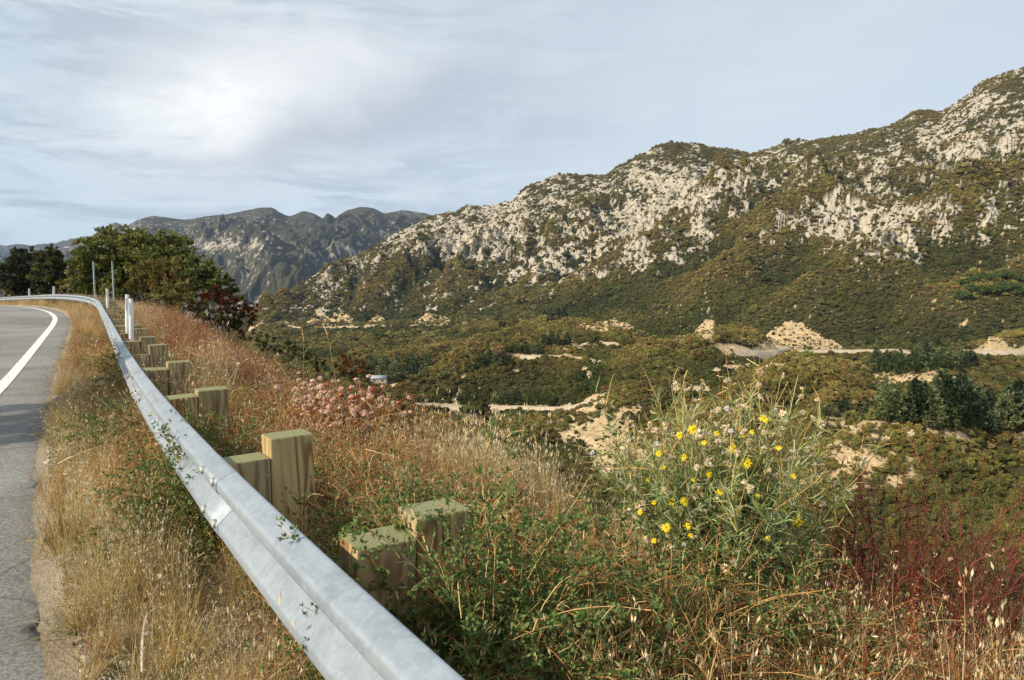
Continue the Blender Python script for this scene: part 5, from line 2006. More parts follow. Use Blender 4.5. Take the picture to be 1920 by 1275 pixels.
def pblob(px, py, lst):
    s = np.zeros(len(px))
    for x, y, rx, ry, a in lst:
        s += a * np.exp(-((px - x) / rx) ** 2 - ((py - y) / ry) ** 2)
    return s


Z_RUST = [(470, 640, 130, 50, 9.0), (600, 715, 130, 46, 8.0), (380, 590, 70, 30, 2.5), (300, 548, 40, 10, 1.5), (160, 640, 70, 60, 0.9), (880, 850, 90, 30, 1.6), (960, 880, 70, 40, 0.8), (700, 760, 90, 30, 1.3), (1750, 1090, 160, 60, 1.6),
          (100, 860, 24, 60, 0.7), (450, 590, 60, 26, 0.6), (1150, 930, 60, 40, 0.8), (1590, 1070, 60, 30, 0.6)]
Z_PALE = [(405, 700, 40, 50, 2.5), (330, 585, 60, 14, 1.5), (430, 740, 50, 40, 1.0), (1700, 1230, 170, 70, 2.2), (1480, 1180, 60, 50, 0.7), (900, 960, 60, 40, 0.5)]
Z_GOLD = [(960, 980, 190, 110, 7.0), (1100, 990, 110, 80, 4.0), (1250, 1120, 200, 60, 1.0), (260, 600, 60, 40, 1.5), (150, 960, 80, 150, 4.5), (250, 1150, 160, 120, 4.5), (560, 780, 60, 40, 1.2), (230, 900, 40, 40, 2.0), (130, 580, 90, 20, 3.0)]
Z_WIRE = [(200, 720, 90, 90, 1.4), (640, 960, 120, 60, 1.6), (300, 900, 90, 60, 1.2), (330, 760, 60, 60, 1.3), (800, 1120, 250, 130, 3.0), (1100, 1180, 250, 100, 3.5), (1200, 1020, 120, 80, 1.0), (420, 830, 60, 40, 1.0)]
Z_LEAFY = [(330, 1000, 110, 60, 1.6), (860, 1200, 280, 90, 2.8), (220, 800, 80, 60, 1.2), (1250, 1230, 220, 60, 2.2), (470, 800, 60, 40, 1.4), (760, 1040, 90, 50, 1.5), (560, 1080, 60, 60, 0.8)]
Z_GREEN = [(140, 1000, 90, 260, 1.2), (330, 1180, 130, 80, 0.9), (130, 880, 40, 60, 0.9)]
Z_BARE = [(1010, 1055, 120, 40, 1.0), (800, 930, 40, 20, 0.5)]

pts_l, pts_d = [], []
for (l0, l1, d0, d1, n) in ((-1.2, 5, -0.9, 4.4, 5200), (5, 14, -1.05, 6.0, 5200), (14, 34, -1.1, 9, 6500), (34, 92, -1.3, 17, 7500)):
    pts_l.append(R.uniform(l0, l1, n))
    pts_d.append(R.uniform(d0, d1, n))
gl_, gd_ = np.concatenate(pts_l), np.concatenate(pts_d)
gx_, gy_ = ld_to_xy(gl_, gd_)
gz_ = near_z(gl_, gd_)
gpx, gpy = to_px(gx_, gy_, gz_)
dist = np.hypot(gx_, gy_)
keep = (gy_ > 0.9) & (gpx > -250) & (gpx < 2150) & (gd_ < crest_d(gl_) + 3.5)
# the line of the posts and the strip by the pavement stay thinner
keep &= ~((gd_ < edge_d(gl_) + 0.07 + 0.10 * fbm(gl_ * 1.7, gl_ * 0, 3, 77)) & (R.random(len(gl_)) < 0.85))
keep &= gd_ > edge_d(gl_) + 0.02
keep &= R.random(len(gl_)) > pblob(gpx, gpy, Z_BARE) * 0.93
keep &= R.random(len(gl_)) > 0.8 * np.clip(pblob(gpx, gpy, [(650, 850, 90, 70, 1.15), (745, 880, 50, 30, .8), (1740, 1180, 130, 60, 0.6)]), 0, 1)
keep &= R.random(len(gl_)) > 0.55 * np.clip(pblob(gpx, gpy, [(860, 1180, 280, 110, 1.0), (1250, 1230, 260, 80, 1.0), (340, 1010, 100, 60, 1.5), (235, 830, 80, 60, 1.5), (215, 720, 80, 60, 1.5), (470, 810, 60, 40, 1.0), (350, 750, 50, 40, .8)]), 0, 1.5)
keep &= ~((gd_ > -0.12) & (gd_ < 0.06) & (R.random(len(gl_)) < 0.6))
patchy = fbm(gl_ * 0.8, gd_ * 1.1, 3, 501)
keep &= R.random(len(gl_)) < np.where(gd_ < 0, np.clip(0.85 + 0.7 * patchy, 0.2, 1), np.clip(0.85 + 0.5 * patchy, 0.3, 1))
gl_, gd_, gx_, gy_, gz_, gpx, gpy, dist = [a[keep] for a in (gl_, gd_, gx_, gy_, gz_, gpx, gpy, dist)]
n = len(gl_)
far_ = smooth(8, 20, dist)
wts = np.stack([
    0.55 + pblob(gpx, gpy, Z_GOLD) + 0.9 * far_ * np.where(gd_ > 0.3, 0.45, 1.0),
    0.08 + pblob(gpx, gpy, Z_PALE) + 0.25 * far_,
    0.10 + pblob(gpx, gpy, Z_RUST) + 0.22 * far_ * (gd_ > 0),
    0.22 + pblob(gpx, gpy, Z_WIRE),
    0.06 + pblob(gpx, gpy, Z_GREEN),
    0.40 * (1 - far_) + 0.05,
    0.05 + pblob(gpx, gpy, Z_LEAFY)], 1)
wts *= np.exp(0.9 * np.stack([fbm(gl_ * 1.1, gd_ * 1.1, 3, 510 + k) for k in range(7)], 1))
cw = np.cumsum(wts, 1)
ty = (R.random(n)[:, None] * cw[:, -1:] > cw).sum(1)
sc_ = np.exp(R.normal(0, 0.22, n)) * np.interp(dist, [0, 4, 20, 60], [0.72, 0.80, 0.85, 1.05])
side = gd_ < 0.05
sc_ *= np.where((ty == 3) & (dist < 5) & (gd_ > 0.2) & (gd_ < 1.5), R.uniform(0.9, 1.5, n), 1.0)
sc_ *= np.where(side, np.where(dist < 9, 0.72, 0.75), 1.0)
sc_ *= np.where((gd_ > 0.0) & (gd_ < 0.65) & (dist < 14), np.where(gl_ > 2.6, 1.1, 0.75), 1.0)
hs = np.where(ty == 0, 1 + 0.45 * pblob(gpx, gpy, [(960, 960, 190, 80, 1.0)]), 1.0)
scl = np.stack([sc_ * R.uniform(0.85, 1.2, n), sc_ * R.uniform(0.85, 1.2, n), sc_ * hs], 1)
scl *= np.where(((ty == 3) | (ty == 6)) & (gd_ < edge_d(gl_) + 0.28), 0.35, 1.0)[:, None]
scl *= (1 - 0.45 * np.clip(pblob(gpx, gpy, [(1500, 1130, 330, 130, 1.0), (1350, 1080, 150, 100, .5)]), 0, 1))[:, None]
rot = np.stack([R.normal(0, 0.10, n), R.normal(0, 0.10, n), R.uniform(0, 6.28, n)], 1)
tn = np.clip(R.normal(1, 0.14, (n, 1)), 0.6, 1.4) * np.array([1, 1, 1]) * (1 + 0.12 * fbm(gl_ * 0.5, gd_ * 0.5, 2, 530)[:, None] * np.array([[1, 0.4, -0.4]]))
var = ty * NVAR + R.integers(0, NVAR, n)
P_ = np.stack([gx_, gy_, gz_], 1)
lab = {0: 'golden dry grass on the roadside and slope edge', 1: 'pale straw coloured oat grass', 2: 'rust red dry stalks among the grass', 3: 'wiry orange brown arching stems', 4: 'short green grass by the pavement', 5: 'fallen straw and litter on the ground', 6: 'low green leafy herbs with thin rusty stems'}
nm = {0: 'dry_grass', 1: 'oat_grass', 2: 'rusty_weeds', 3: 'wiry_undergrowth', 4: 'green_grass', 5: 'straw_litter', 6: 'leafy_undergrowth'}
for k in range(7):
    m_ = ty == k
    scatter(nm[k], C_TUFT, P_[m_], scl[m_], rot[m_], var[m_], tn[m_], label=lab[k])

# gravel along the pavement and pebbles on the bare patch
def pebble(i):
    V, T = ico(1)
    r = 1 + 0.35 * fbm(V[:, 0] * 1.3 + i * 5, V[:, 1] * 1.3 + V[:, 2], 2, 610)
    a = Acc()
    a.add(V * r[:, None] * np.array([1, 0.8, 0.6]), None, T, (0.9, 0.9, 0.9))
    return a.mesh('pebble', M_PEB)


M_PEB = leaf_mat('pebble', True, 0.0, 0.9)
C_PEB = proto_collection('pebble_source', [pebble(i) for i in range(4)])
n = 26000
pl_ = R.uniform(-1.5, 22, n)
pd_ = np.where(R.random(n) < 0.62, edge_d(pl_) + np.abs(R.normal(0, 0.13, n)) + 0.02, R.uniform(-0.5, 3.2, n))
big = R.random(n) < 0.004
bp = R.random(n) < 0.12
pl_ = np.where(bp, R.normal(3.4, 0.6, n), pl_)
pd_ = np.where(bp, R.normal(2.1, 0.35, n), pd_)
x_, y_ = ld_to_xy(pl_, pd_)
s_ = np.where(big, R.uniform(0.012, 0.022, n), np.exp(R.normal(-5.0, 0.32, n)))
tin = pal(n, [(0.36, 0.30, 0.22), (0.46, 0.39, 0.29), (0.26, 0.22, 0.165), (0.50, 0.45, 0.37), (0.18, 0.15, 0.115)], 0.15)
scatter('gravel', C_PEB, np.stack([x_, y_, near_z(pl_, pd_) + 0.2 * s_], 1), np.repeat(s_[:, None], 3, 1), R.uniform(0, 6, (n, 3)), R.integers(0, 4, n), tin, label='pale gravel along the pavement edge and bare patches')


# ------------------------------------------------------------------ shrubs one can tell apart
def deerweed(px, py, rad, h, label, n=46, green=1.0, cols=None, lean=0.0, loc=None, droop=(0.5, 2.2)):
    p = loc or near_hit(px, py)
    t = obj('deerweed_shrub', None, loc=(p.x, p.y, p.z), label=label, cat='shrub')
    a = Acc()
    b = np.stack([R.normal(0, 0.09, n), R.normal(0, 0.09, n), np.full(n, -0.02)], 1) * (rad / 0.45)
    out = R.normal(0, 1, (n, 2))
    d = np.stack([out[:, 0] * 0.55, out[:, 1] * 0.55, np.ones(n)], 1)
    Lg = np.hypot(rad, h) * R.uniform(0.55, 1.25, n)
    P = arcs(b, d, Lg, 12, R.uniform(droop[0], droop[1], n), 0.055)
    wc = cols or (WIRE + [RUST[1]])
    tube(a, P, np.linspace(0.0024, 0.0009, 12), pal(n, wc, 0.2))
    tw_all = []
    for k in range(2, 12):
        for _ in range(3):
            sel = R.random(n) < 0.85
            q = P[sel, k]
            dd = nrm(P[sel, k] - P[sel, k - 1]) + R.normal(0, 0.55, (sel.sum(), 3)) + np.array([0, 0, 0.15])
            tw = arcs(q, dd, R.uniform(0.06, 0.22, sel.sum()) * (rad / 0.45), 6, R.uniform(0.1, 1.5, sel.sum()), 0.09)
            tw_all.append(tw)
    tw = np.concatenate(tw_all)
    rib(a, tw, np.linspace(0.0014, 0.0007, 6), pal(len(tw), wc, 0.22))
    obj('branches', a.mesh('branches', M_STEM), t, kind='stuff')
    f = Acc()
    lc = [(0.12, 0.20, 0.055), (0.16, 0.24, 0.075), (0.085, 0.14, 0.04), (0.20, 0.23, 0.075)]
    for k in range(1, 6):
        for _ in range(2):
            sel = R.random(len(tw)) < 0.56 * green
            m = sel.sum()
            q = tw[sel, k] + R.normal(0, 0.006, (m, 3))
            ax = nrm(tw[sel, k] - tw[sel, k - 1])
            for s in (-1, 0, 1):        # three leaflets
                leaves(f, q, ax * 0.7 + R.normal(0, 0.55, (m, 3)) + np.array([0, 0, 0.35]), R.uniform(0.012, 0.023, m), 0.0045, pal(m, lc, 0.2), 0.12)
    if f.n:
        obj('foliage', f.mesh('foliage', M_LEAF), t, kind='stuff')
    return t


DW = [
    (242, 735, .34, .50, 'green and orange wiry shrub before the rail, upper of the three on the road side', 60, .9),
    (272, 850, .34, .48, 'green wiry shrub against the rail, middle of the three on the road side', 76, 1.0),
    (400, 1012, .34, .40, 'low green wiry shrub beside the bolted rail splice, lowest on the road side', 76, 1.0),
    (196, 655, .34, .48, 'rusty brown wiry shrub near the pavement at the end of the gravel edge', 40, .25),
    (192, 700, .26, .32, 'small olive wiry shrub at the pavement edge', 30, .6),
    (128, 1020, .07, .08, 'tiny dark green plant on the gravel at the pavement edge', 18, 1.0),
    (455, 842, .36, .30, 'green bushy shrub behind the rail left of the nearest tall post', 40, 1.0),
    (345, 770, .42, .40, 'orange and green wiry shrub behind the rail among the second and third posts', 40, .7),
    (290, 715, .45, .36, 'orange wiry shrub behind the rail among the farther posts', 34, .4),
    (620, 975, .40, .36, 'orange wiry tangle just right of the nearest tall post', 40, .35),
    (795, 1135, .34, .46, 'green leafy shrub growing over the overgrown post stump', 44, 1.0),
    (700, 1130, .40, .30, 'green wiry shrub leaning over the rail below the overgrown post', 40, .8),
    (830, 1200, .46, .36, 'dense green shrub right of the rail at the bottom centre', 46, .6),
    (950, 1275, .40, .26, 'dense green shrub between bottom centre and the yellow flowers', 42, .5),
    (1090, 1230, .34, .24, 'orange and green wiry shrub below the bare gravel patch', 44, .7),
    (1120, 1345, .42, .28, 'green shrub at the bottom edge left of the yellow flowered bush', 44, .7),
    (1290, 1310, .42, .30, 'green shrub directly below the yellow flowered bush', 44, .7),
    (1450, 1270, .36, .28, 'green wiry shrub right below the yellow flowered bush', 44, .9),
    (860, 1340, .50, .36, 'dark green shrub at the bottom edge beside the rail', 46, .9),
    (1500, 1330, .42, .32, 'sparse green and straw coloured shrub at the bottom edge towards the right', 36, .6),
]
for a in DW:
    deerweed(a[0], a[1], a[2], a[3], a[4], a[5], a[6])

# growth that hides the nearest post, and tufts at the feet of the others
for l_, d_, rad, h, lab, ns, g in ((L_P0 - 0.26, 0.50, .24, .74, 'leafy green shrub swallowing the front of the overgrown post', 64, .9),
                                   (L_P1 - 0.42, 0.42, .26, .36, 'orange wiry tuft at the foot of the nearest tall post', 34, .4),
                                   (L_P1 + 1.4, 0.30, .30, .48, 'orange green tuft at the foot of the second tall post', 36, .6),
                                   (L_P1 + 3.3, 0.30, .30, .46, 'orange tuft at the foot of the third tall post', 34, .4),
                                   (L_P1 + 5.2, 0.35, .32, .46, 'rusty tuft at the foot of the fourth tall post', 34, .3)):
    x_, y_ = ld_to_xy(np.array(l_), np.array(d_))
    deerweed(0, 0, rad, h, lab, ns, g, loc=Vector((float(x_), float(y_), float(near_z(np.array([l_]), np.array([d_]))[0]))), droop=(0.2, 1.1))


# ---- buckwheat with pink dry flower heads
def head_mesh(i, cols):
    a = Acc()
    n = 60
    d = rand_dirs(n, -0.5, 1)
    leaves(a, d * 0.25, d + R.normal(0, 0.3, (n, 3)), R.uniform(0.5, 0.8, n), 0.26, pal(n, cols, 0.2), 0.25)
    V, T = ico(2)
    V = V * (0.72 + 0.2 * fbm(V[:, 0] * 3 + i, V[:, 1] * 3 + V[:, 2] * 2, 2, 650))[:, None]
    a.add(V, None, T, pal(len(V), cols, 0.15))
    return a.mesh('flower_head', M_FLOWER)


HEADS = [head_mesh(i, [(0.80, 0.48, 0.34), (0.84, 0.60, 0.46), (0.66, 0.32, 0.20), (0.86, 0.72, 0.58)]) for i in range(4)]
HEADS_R = [head_mesh(i + 4, [(0.40, 0.13, 0.07), (0.50, 0.20, 0.10), (0.30, 0.09, 0.05)]) for i in range(2)]


def buckwheat(p, rad, h, label, n_stem, n_head, head_r, stem_cols, leaf_cols, upright=0.35, head_bias=None, bare_top=0.0):
    t = obj('buckwheat_shrub', None, loc=p, label=label, cat='shrub')
    a = Acc()
    n = n_stem
    b = np.stack([R.normal(0, 0.10, n), R.normal(0, 0.10, n), np.full(n, -0.03)], 1) * rad / 0.5
    d = np.stack([R.normal(0, upright, n), R.normal(0, upright, n), np.ones(n)], 1)
    P = arcs(b, d, h * R.uniform(0.6, 1.15, n), 10, R.uniform(-0.1, 0.4, n), 0.06)
    tube(a, P, np.linspace(0.0036, 0.0012, 10), pal(n, stem_cols, 0.2))
    tips = []
    for k in (6, 7, 8, 9):
        for _ in range(3):
            tw = arcs(P[:, k], nrm(P[:, k] - P[:, k - 1]) + R.normal(0, 0.45, (n, 3)), R.uniform(0.05, 0.16, n) * (rad / 0.45), 4, 0.0, 0.08)
            rib(a, tw, np.array([0.0016, 0.0014, 0.0012, 0.001]), pal(n, stem_cols, 0.2))
            tips.append(tw[:, -1])
    obj('branches', a.mesh('branches', M_STEM), t, kind='stuff')
    f = Acc()
    for k in range(1, 9 if bare_top < 0.1 else 6):
        for _ in range(9):
            q = P[:, k] + R.normal(0, 0.016, (n, 3)) + (P[:, k] - P[:, k - 1]) * R.uniform(-0.5, 0.5, (n, 1))
            leaves(f, q, nrm(P[:, k] - P[:, k - 1]) + R.normal(0, 0.6, (n, 3)), R.uniform(0.010, 0.022, n), 0.0038, pal(n, leaf_cols, 0.25), 0.15)
    obj('foliage', f.mesh('foliage', M_LEAF), t, kind='stuff')
    tips = np.concatenate(tips)
    if n_head:
        pick = R.choice(len(tips), min(n_head, len(tips)), replace=False)
        for q in tips[pick]:
            o = obj('flower_head', (HEADS if R.random() < 0.85 else HEADS_R)[R.integers(0, 2)], t, loc=tuple(q))
            s = head_r * R.uniform(0.6, 1.3)
            o.scale = (s, s, s * 0.75)
            o.rotation_euler = (R.normal(0, 0.4), R.normal(0, 0.4), R.uniform(0, 6))
    return t


BW_L = [(0.055, 0.075, 0.025), (0.10, 0.10, 0.035), (0.26, 0.20, 0.10), (0.09, 0.045, 0.02)]
p = near_hit(640, 880)
buckwheat((p.x, p.y, p.z), 0.5, 0.66, 'large buckwheat shrub covered in dusty pink flower heads behind the nearest tall post', 110, 280, 0.029, RUST, BW_L, 0.36)
p = near_hit(745, 895)
buckwheat((p.x, p.y, p.z), 0.45, 0.6, 'dark leafy buckwheat shrub with few pink heads right of the large pink one', 80, 30, 0.021, RUST, BW_L[:2] + BW_L, 0.5)
p = near_hit(680, 800)
buckwheat((p.x, p.y, p.z), 0.5, 0.6, 'reddish buckwheat shrub behind the large pink flowered one at the slope edge', 70, 70, 0.022, RUST, BW_L + [RUST[0]], 0.45)
p = near_hit(855, 905)
buckwheat((p.x, p.y, p.z), 0.35, 0.5, 'thin rusty buckwheat stalks standing at the slope edge above the tall dry grass', 44, 8, 0.014, RUST, [RUST[0], RUST[1], BW_L[1]], 0.3)
DKR = [(0.14, 0.030, 0.022), (0.10, 0.025, 0.02), (0.19, 0.05, 0.03)]
for (x, y, zz, rad, h, lab, ns, nh) in ((1.80, 2.95, None, .48, 1.0, 'tall dark red stemmed buckwheat at the lower right with bare branching tops', 110, 14),
                                        (2.25, 3.0, None, .42, .85, 'rusty buckwheat shrub at the right picture edge', 70, 8),
                                        (1.50, 3.0, None, .25, .7, 'small dark buckwheat shrub left of the tall red stemmed one', 34, 4)):
    z = float(ground_z(x, y)[0])
    buckwheat((x, y, z), rad, h, lab, ns, nh, 0.014, DKR, [(0.11, 0.10, 0.035), (0.07, 0.06, 0.025), (0.40, 0.34, 0.19), (0.22, 0.09, 0.04), (0.14, 0.05, 0.03)], 0.32, None, 1.0)

# ---- the bush with yellow daisies
SIL = [(0.27, 0.34, 0.14), (0.34, 0.40, 0.20), (0.20, 0.27, 0.09), (0.42, 0.46, 0.27), (0.26, 0.29, 0.06)]
OCH = [(0.46, 0.33, 0.12), (0.56, 0.42, 0.19), (0.38, 0.32, 0.09), (0.40, 0.22, 0.08)]


def daisy_mesh(i):
    a = Acc()
    npt = 9 + i % 3
    ang = np.arange(npt) * 2 * math.pi / npt + R.normal(0, 0.12, npt)
    Kp = 4
    Lp = R.uniform(0.85, 1.1, npt)
    t = np.linspace(0.12, 1, Kp)
    drop = R.uniform(-0.05, 0.35, npt)
    P = np.stack([np.cos(ang)[:, None] * t * Lp[:, None], np.sin(ang)[:, None] * t * Lp[:, None], 0.12 - drop[:, None] * t ** 2], -1)
    side = np.stack([-np.sin(ang), np.cos(ang), np.full(npt, 0.12)], 1)
    rib(a, P, np.array([0.08, 0.17, 0.16, 0.05]), pal(npt, [(0.86, 0.66, 0.02), (0.90, 0.72, 0.03)], 0.06), side)
    V, T = ico(1)
    a.add(V * np.array([0.24, 0.24, 0.14]) + np.array([0, 0, 0.15]), None, T, (0.66, 0.40, 0.02))
    n = 14
    d = rand_dirs(n, 0.2, 1)
    leaves(a, d * np.array([0.2, 0.2, 0.1]) + np.array([0, 0, 0.2]), d, 0.1, 0.04, pal(n, [(0.8, 0.52, 0.03)]))
    # green cup below
    cup = [(0.05, -0.34), (0.17, -0.28), (0.2, -0.05), (0.16, 0.1)]
    m = 7
    Vc = [(r * math.cos(2 * math.pi * k / m), r * math.sin(2 * math.pi * k / m), z) for r, z in cup for k in range(m)]
    Qc = [(r * m + k, r * m + (k + 1) % m, (r + 1) * m + (k + 1) % m, (r + 1) * m + k) for r in range(3) for k in range(m)]
    a.add(Vc, Qc, None, (0.20, 0.24, 0.06))
    return a.mesh('flower', M_FLOWER)


def seed_head_mesh(i):
    """dried open bracts, straw coloured, some with white down"""
    a = Acc()
    n = 14
    ang = np.arange(n) * 2 * math.pi / n
    d = np.stack([np.cos(ang), np.sin(ang), R.uniform(-0.1, 0.5, n)], 1)
    leaves(a, np.zeros((n, 3)), d, R.uniform(0.8, 1.1, n), 0.27, pal(n, [(0.80, 0.66, 0.42), (0.86, 0.76, 0.56), (0.68, 0.50, 0.26)], 0.12), 0.1)
    V, T = ico(1)
    a.add(V * 0.40, None, T, (0.62, 0.47, 0.26))
    n = 26 if i % 2 else 8
    d = rand_dirs(n, 0.1, 1)
    leaves(a, d * 0.1, d, 0.75, 0.08, pal(n, [(0.78, 0.72, 0.62), (0.85, 0.82, 0.76)], 0.06))
    return a.mesh('seed_head', M_FLOWER)


def puff_mesh():
    a = Acc()
    n = 90
    d = rand_dirs(n)
    leaves(a, d * 0.1, d, 0.9, 0.13, pal(n, [(0.86, 0.85, 0.82)], 0.05))
    return a.mesh('puff', M_FLOWER)


DAISY = [daisy_mesh(i) for i in range(3)]
SEEDH = [seed_head_mesh(i) for i in range(4)]
PUFF = puff_mesh()


def yellow_bush():
    Yb = 3.05
    c = at(1352, 1130, Yb)
    gz = float(ground_z(c.x, c.y)[0])
    t = obj('flowering_shrub', None, loc=(c.x, c.y, gz), label='tall bush with yellow daisies, silvery narrow leaves and dried seed heads above the valley', cat='flowering shrub')
    a, f = Acc(), Acc()
    n = 130
    H = 1.5 + (532 - 745) / F * Yb - gz
    b = np.stack([R.normal(0, 0.10, n), R.normal(0, 0.08, n), np.full(n, -0.02)], 1)
    ang = R.uniform(0, 6.28, n)
    o = R.random(n) ** 0.6
    d = np.stack([np.cos(ang) * o * 0.40, np.sin(ang) * o * 0.36, np.ones(n)], 1)
    P = arcs(b, d, H * R.uniform(0.55, 1.02, n), 12, R.uniform(-0.15, 0.35, n), 0.05)
    tube(a, P, np.linspace(0.0042, 0.0018, 12), pal(n, [(0.20, 0.21, 0.07), (0.30, 0.24, 0.09), (0.17, 0.18, 0.07)], 0.15))
    tw_all, tips = [], []
    for k in range(4, 12):
        for _ in range(2):
            sel = R.random(n) < 0.75
            tw = arcs(P[sel, k], nrm(P[sel, k] - P[sel, k - 1]) * 0.9 + R.normal(0, 0.42, (sel.sum(), 3)) + np.array([0, 0, 0.25]), R.uniform(0.08, 0.24, sel.sum()), 7, R.uniform(-0.3, 0.5, sel.sum()), 0.07)
            tw_all.append(tw)
    tw = np.concatenate(tw_all)
    dry = (R.random(len(tw)) < 0.6) | (tw[:, -1, 2] > H * 0.74)
    rib(a, tw, np.linspace(0.0020, 0.0011, 7), np.where(dry[:, None], pal(len(tw), OCH, 0.18), pal(len(tw), [(0.20, 0.24, 0.08), (0.26, 0.27, 0.10)], 0.15)))
    # forked tops that carry the heads
    tt = arcs(np.repeat(tw[dry, -1], 2, 0), np.repeat(tw[dry, -1] - tw[dry, -2], 2, 0) * 25 + R.normal(0, 0.5, (2 * dry.sum(), 3)), R.uniform(0.02, 0.07, 2 * dry.sum()), 3, 0, 0.1)
    rib(a, tt, np.array([0.0013, 0.0012, 0.001]), pal(len(tt), OCH, 0.18))
    obj('branches', a.mesh('branches', M_STEM), t, kind='stuff')
    # narrow silvery leaves
    for src, ks, rep in ((tw[~dry], range(0, 7), 4), (P, range(3, 12), 6), (tw[dry], range(0, 4), 1)):
        for k in ks:
            for _ in range(rep):
                m = len(src)
                q = src[:, k] + R.normal(0, 0.006, (m, 3))
                ax = nrm(src[:, k] - src[:, k - 1]) if k else nrm(src[:, 1] - src[:, 0])
                L = arcs(q, ax * 0.6 + R.normal(0, 0.6, (m, 3)) + np.array([0, 0, 0.25]), R.uniform(0.035, 0.085, m), 4, R.uniform(-0.3, 0.9, m), 0.12)
                rib(f, L, np.array([0.0016, 0.0024, 0.0020, 0.0004]), pal(m, SIL, 0.2))
    obj('foliage', f.mesh('foliage', M_LEAF), t, kind='stuff')
    tips = np.concatenate([tt[:, -1], tw[dry, -1]])
    pick = R.choice(len(tips), min(460, len(tips)), replace=False)
    for j in pick:
        w = R.random() < 0.07
        oo = obj('puff' if w else 'seed_head', PUFF if w else SEEDH[R.integers(0, 4)], t, loc=tuple(tips[j]))
        s = R.uniform(0.015, 0.023) if not w else 0.013
        oo.scale = (s, s, s)
        oo.rotation_euler = (R.normal(0, 0.7), R.normal(0, 0.7), R.uniform(0, 6))
    # daisies where the photograph shows them
    st = Acc()
    for px, py, s in ((1432, 785, 1.1), (1299, 805, 1.05), (1376, 842, 1.2), (1400, 868, 1.15), (1281, 857, 1.0), (1274, 816, .8), (1243, 877, .7), (1496, 977, 1.25), (1367, 1069, 1.3), (1259, 1104, 1.0), (1249, 989, 1.0),
                      (1290, 986, .9), (1283, 940, 1.0), (1258, 940, .9), (1226, 942, .6), (1488, 892, .6), (1344, 812, .7), (1394, 815, .6), (1226, 1014, .6), (1203, 1009, .5), (1295, 1004, .6), (1391, 1090, .7), (1350, 922, .8), (1235, 850, .7), (1240, 1108, .5), (1320, 830, .6), (1410, 810, .6), (1460, 840, .6), (1330, 890, .7), (1420, 930, .6), (1300, 900, .6), (1380, 960, .7), (1440, 1010, .6), (1310, 1040, .6), (1215, 900, .6), (1350, 1120, .5), (1200, 960, .6)):
        q = at(px, py, Yb + R.uniform(-0.42, -0.22))
        loc = q - Vector((c.x, c.y, gz))
        oo = obj('flower', DAISY[R.integers(0, 3)], t, loc=loc)
        r = 0.0205 * s
        oo.scale = (r, r, r)
        oo.rotation_euler = Vector((R.normal(-0.1, 0.35), -0.75 + R.normal(0, 0.25), 0.75 + R.normal(0, 0.25))).to_track_quat('Z', 'Y').to_euler()
        base = np.array([[loc.x * 0.8, loc.y * 0.8 + 0.02, loc.z - 0.2]])
        e = np.array(loc)
        Pk = base[:, None, :] * (1 - np.linspace(0, 1, 5)[None, :, None] ** 1.0) + e[None, None, :] * np.linspace(0, 1, 5)[None, :, None]
        Pk[0, 1:4, :2] += R.normal(0, 0.006, (3, 2))
        tube(st, Pk, 0.0014, (0.24, 0.26, 0.08))
    obj('flower_stalks', st.mesh('flower_stalks', M_STEM), t, kind='stuff')


yellow_bush()


# ---- tall dry flower stalks beside the bush and along the slope edge
def stalk(px, pytop, Y, label, col=0, group='dry stalks beside the yellow bush', fork=True):
    q = at(px, pytop, Y)
    g = float(ground_z(q.x, q.y)[0])
    h = q.z - g
    t = obj('dry_stalk', None, loc=(q.x, q.y, g), label=label, cat='dry stalk', group=group)
    a = Acc()
    P = arcs(np.zeros((1, 3)), np.array([[R.normal(0, 0.06), R.normal(0, 0.06), 1]]), np.array([h]), 9, 0.02, 0.015)
    tube(a, P, np.linspace(0.0035, 0.0018, 9), pal(1, [OCH[1], PALE[1], OCH[0]][col:col + 1], 0.1), 5)
    obj('stem', a.mesh('stem', M_STEM), t)
    f = Acc()
    for k in (6, 7, 8):
        m = 14
        q2 = P[0, k] + R.normal(0, 0.006, (m, 3)) + np.array([0, 0, 1]) * R.uniform(-0.04, 0.02, (m, 1))
        leaves(f, q2, R.normal(0, 0.5, (m, 3)) + np.array([0, 0, 1]), R.uniform(0.012, 0.024, m), 0.004, pal(m, PALE + GOLD, 0.15))
    obj('seed_spike', f.mesh('seed_spike', M_LEAF), t)


for k, (px, py, Y, lab) in enumerate((
        (1172, 790, 3.3, 'tall pale dry stalk with a seed spike, leftmost beside the yellow bush'),
        (1222, 795, 3.3, 'tall pale dry stalk with a seed spike touching the left of the yellow bush'),
        (1208, 845, 3.2, 'shorter dry stalk between the two tall ones left of the yellow bush'),
        (1004, 825, 4.4, 'pale dry stalk above the tall grass before the tan bare slope'),
        (1028, 880, 4.2, 'short grey dry stalk just right of the stalk before the tan bare slope'),
        (940, 800, 4.8, 'thin dry stalk at the slope edge, leftmost of those above the tall grass'),
        (1566, 990, 3.1, 'thick straw coloured stalk right of the yellow bush'),
        (1546, 1000, 3.0, 'straw coloured stalk touching the right side of the yellow bush'),
        (1596, 1060, 3.0, 'short dry stalk nearest the dark red stems at lower right'),
        (1570, 1080, 2.9, 'lowest dry stalk right of the yellow bush'))):
    stalk(px, py, Y, lab, k % 3)


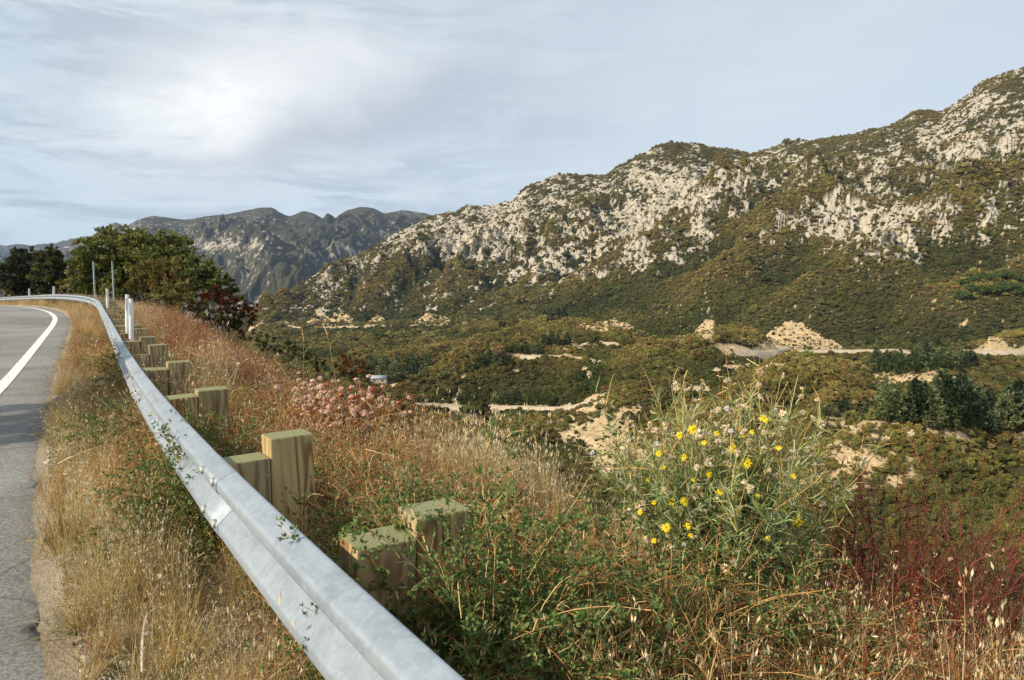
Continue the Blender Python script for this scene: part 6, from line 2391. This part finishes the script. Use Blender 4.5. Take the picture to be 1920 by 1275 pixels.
# ---- single things lying on the verge
def lying_strip(name, label, cat, pts, width, cols, thick=0.004):
    P = np.array([[p[0], p[1], p[2]] for p in pts])
    P = catmull([tuple(2 * P[0] - P[1])] + [tuple(q) for q in P] + [tuple(2 * P[-1] - P[-2])], 0.02)
    K_ = len(P)
    W = width * np.interp(np.linspace(0, 1, K_), [0, 0.15, 0.8, 1], [0.7, 1, 0.8, 0.25])
    T = nrm(np.gradient(P, axis=0))
    S = nrm(np.cross(T, np.array([0, 0, 1.0])))
    U = np.cross(S, T)
    ring = [P + S * W[:, None], P + U * thick * 1.0, P - S * W[:, None], P - U * thick]
    V = np.stack(ring, 1)
    ii = np.arange(K_ * 4).reshape(K_, 4)
    nx = np.roll(ii, -1, 1)
    q = np.stack([ii[:-1], nx[:-1], nx[1:], ii[1:]], -1).reshape(-1, 4)
    C = np.repeat(pal(K_, cols, 0.06)[:, None], 4, 1).reshape(-1, 3)
    q = np.concatenate([q, ii[:1, ::-1], ii[-1:]])
    return obj(name, mesh_np(name, V, [q], C, M_STEM, False), label=label, cat=cat)


def lift(px, py, dz):
    p = near_hit(px, py)
    return (p.x, p.y, p.z + dz)


lying_strip('dry_reed', 'curved bleached dry reed strip lying in the grass at the lower left', 'reed', [lift(268, 1290, 0.06), lift(270, 1245, 0.09), lift(278, 1205, 0.11), lift(300, 1185, 0.10), lift(305, 1160, 0.06)], 0.006, [(0.66, 0.60, 0.50), (0.60, 0.50, 0.36)])
lying_strip('wood_splinter', 'pale split wood sliver lying on the dry grass near the pavement', 'wood splinter', [lift(112, 912, 0.16), lift(135, 908, 0.19), lift(165, 898, 0.20), lift(194, 890, 0.22)], 0.012, [(0.66, 0.52, 0.32), (0.72, 0.60, 0.42), (0.48, 0.32, 0.15)], 0.006)


def stone(px, py, s, col, label):
    p = near_hit(px, py)
    V, T = ico(2)
    r = 1 + 0.28 * fbm(V[:, 0] * 1.2 + px, V[:, 1] * 1.2 + V[:, 2], 3, 700)
    a = Acc()
    a.add(np.sign(V) * np.abs(V) ** 0.75 * r[:, None] * np.array([1.2, 0.9, 0.75]) * s, None, T, pal(len(V), [col], 0.12))
    o = obj('stone', a.mesh('stone', M_STEM), loc=(p.x, p.y, p.z + 0.25 * s), label=label, cat='stone')
    o.rotation_euler = (0, 0, R.uniform(0, 6))


stone(96, 800, 0.035, (0.46, 0.38, 0.27), 'tan broken rock at the crumbling pavement edge, the upper one')
stone(92, 868, 0.03, (0.5, 0.43, 0.32), 'pale rock at the pavement edge below the wood sliver')
stone(152, 824, 0.03, (0.6, 0.55, 0.52), 'small whitish stone in the weeds beside the road side shrubs')
stone(170, 1240, 0.035, (0.33, 0.29, 0.23), 'flat grey brown stone in the grass at the lower left')
stone(915, 1040, 0.045, (0.62, 0.58, 0.50), 'pale stone on the bare patch right of the overgrown post')

# ------------------------------------------------------------------ the air between here and the far mountains
def build_haze():
    hm = bpy.data.materials.new('haze')
    hm.use_nodes = True
    nt = hm.node_tree
    nt.nodes.clear()
    out = nt.nodes.new('ShaderNodeOutputMaterial')
    pv = nt.nodes.new('ShaderNodeVolumePrincipled')
    pv.inputs['Color'].default_value = (0.46, 0.66, 1.0, 1)
    pv.inputs['Density'].default_value = 0.000027
    pv.inputs['Anisotropy'].default_value = 0.0
    nt.links.new(pv.outputs[0], out.inputs['Volume'])
    x, y0, y1, z0, z1 = 13000, -1500, 15500, -262, 1300
    Vb = [(-x, y0, z0), (x, y0, z0), (x, y1, z0), (-x, y1, z0), (-x, y0, z1), (x, y0, z1), (x, y1, z1), (-x, y1, z1)]
    Fb = [(0, 3, 2, 1), (4, 5, 6, 7), (0, 1, 5, 4), (1, 2, 6, 5), (2, 3, 7, 6), (3, 0, 4, 7)]
    obj('haze', mesh_np('haze', Vb, [Fb], None, hm), kind='stuff')


build_haze()
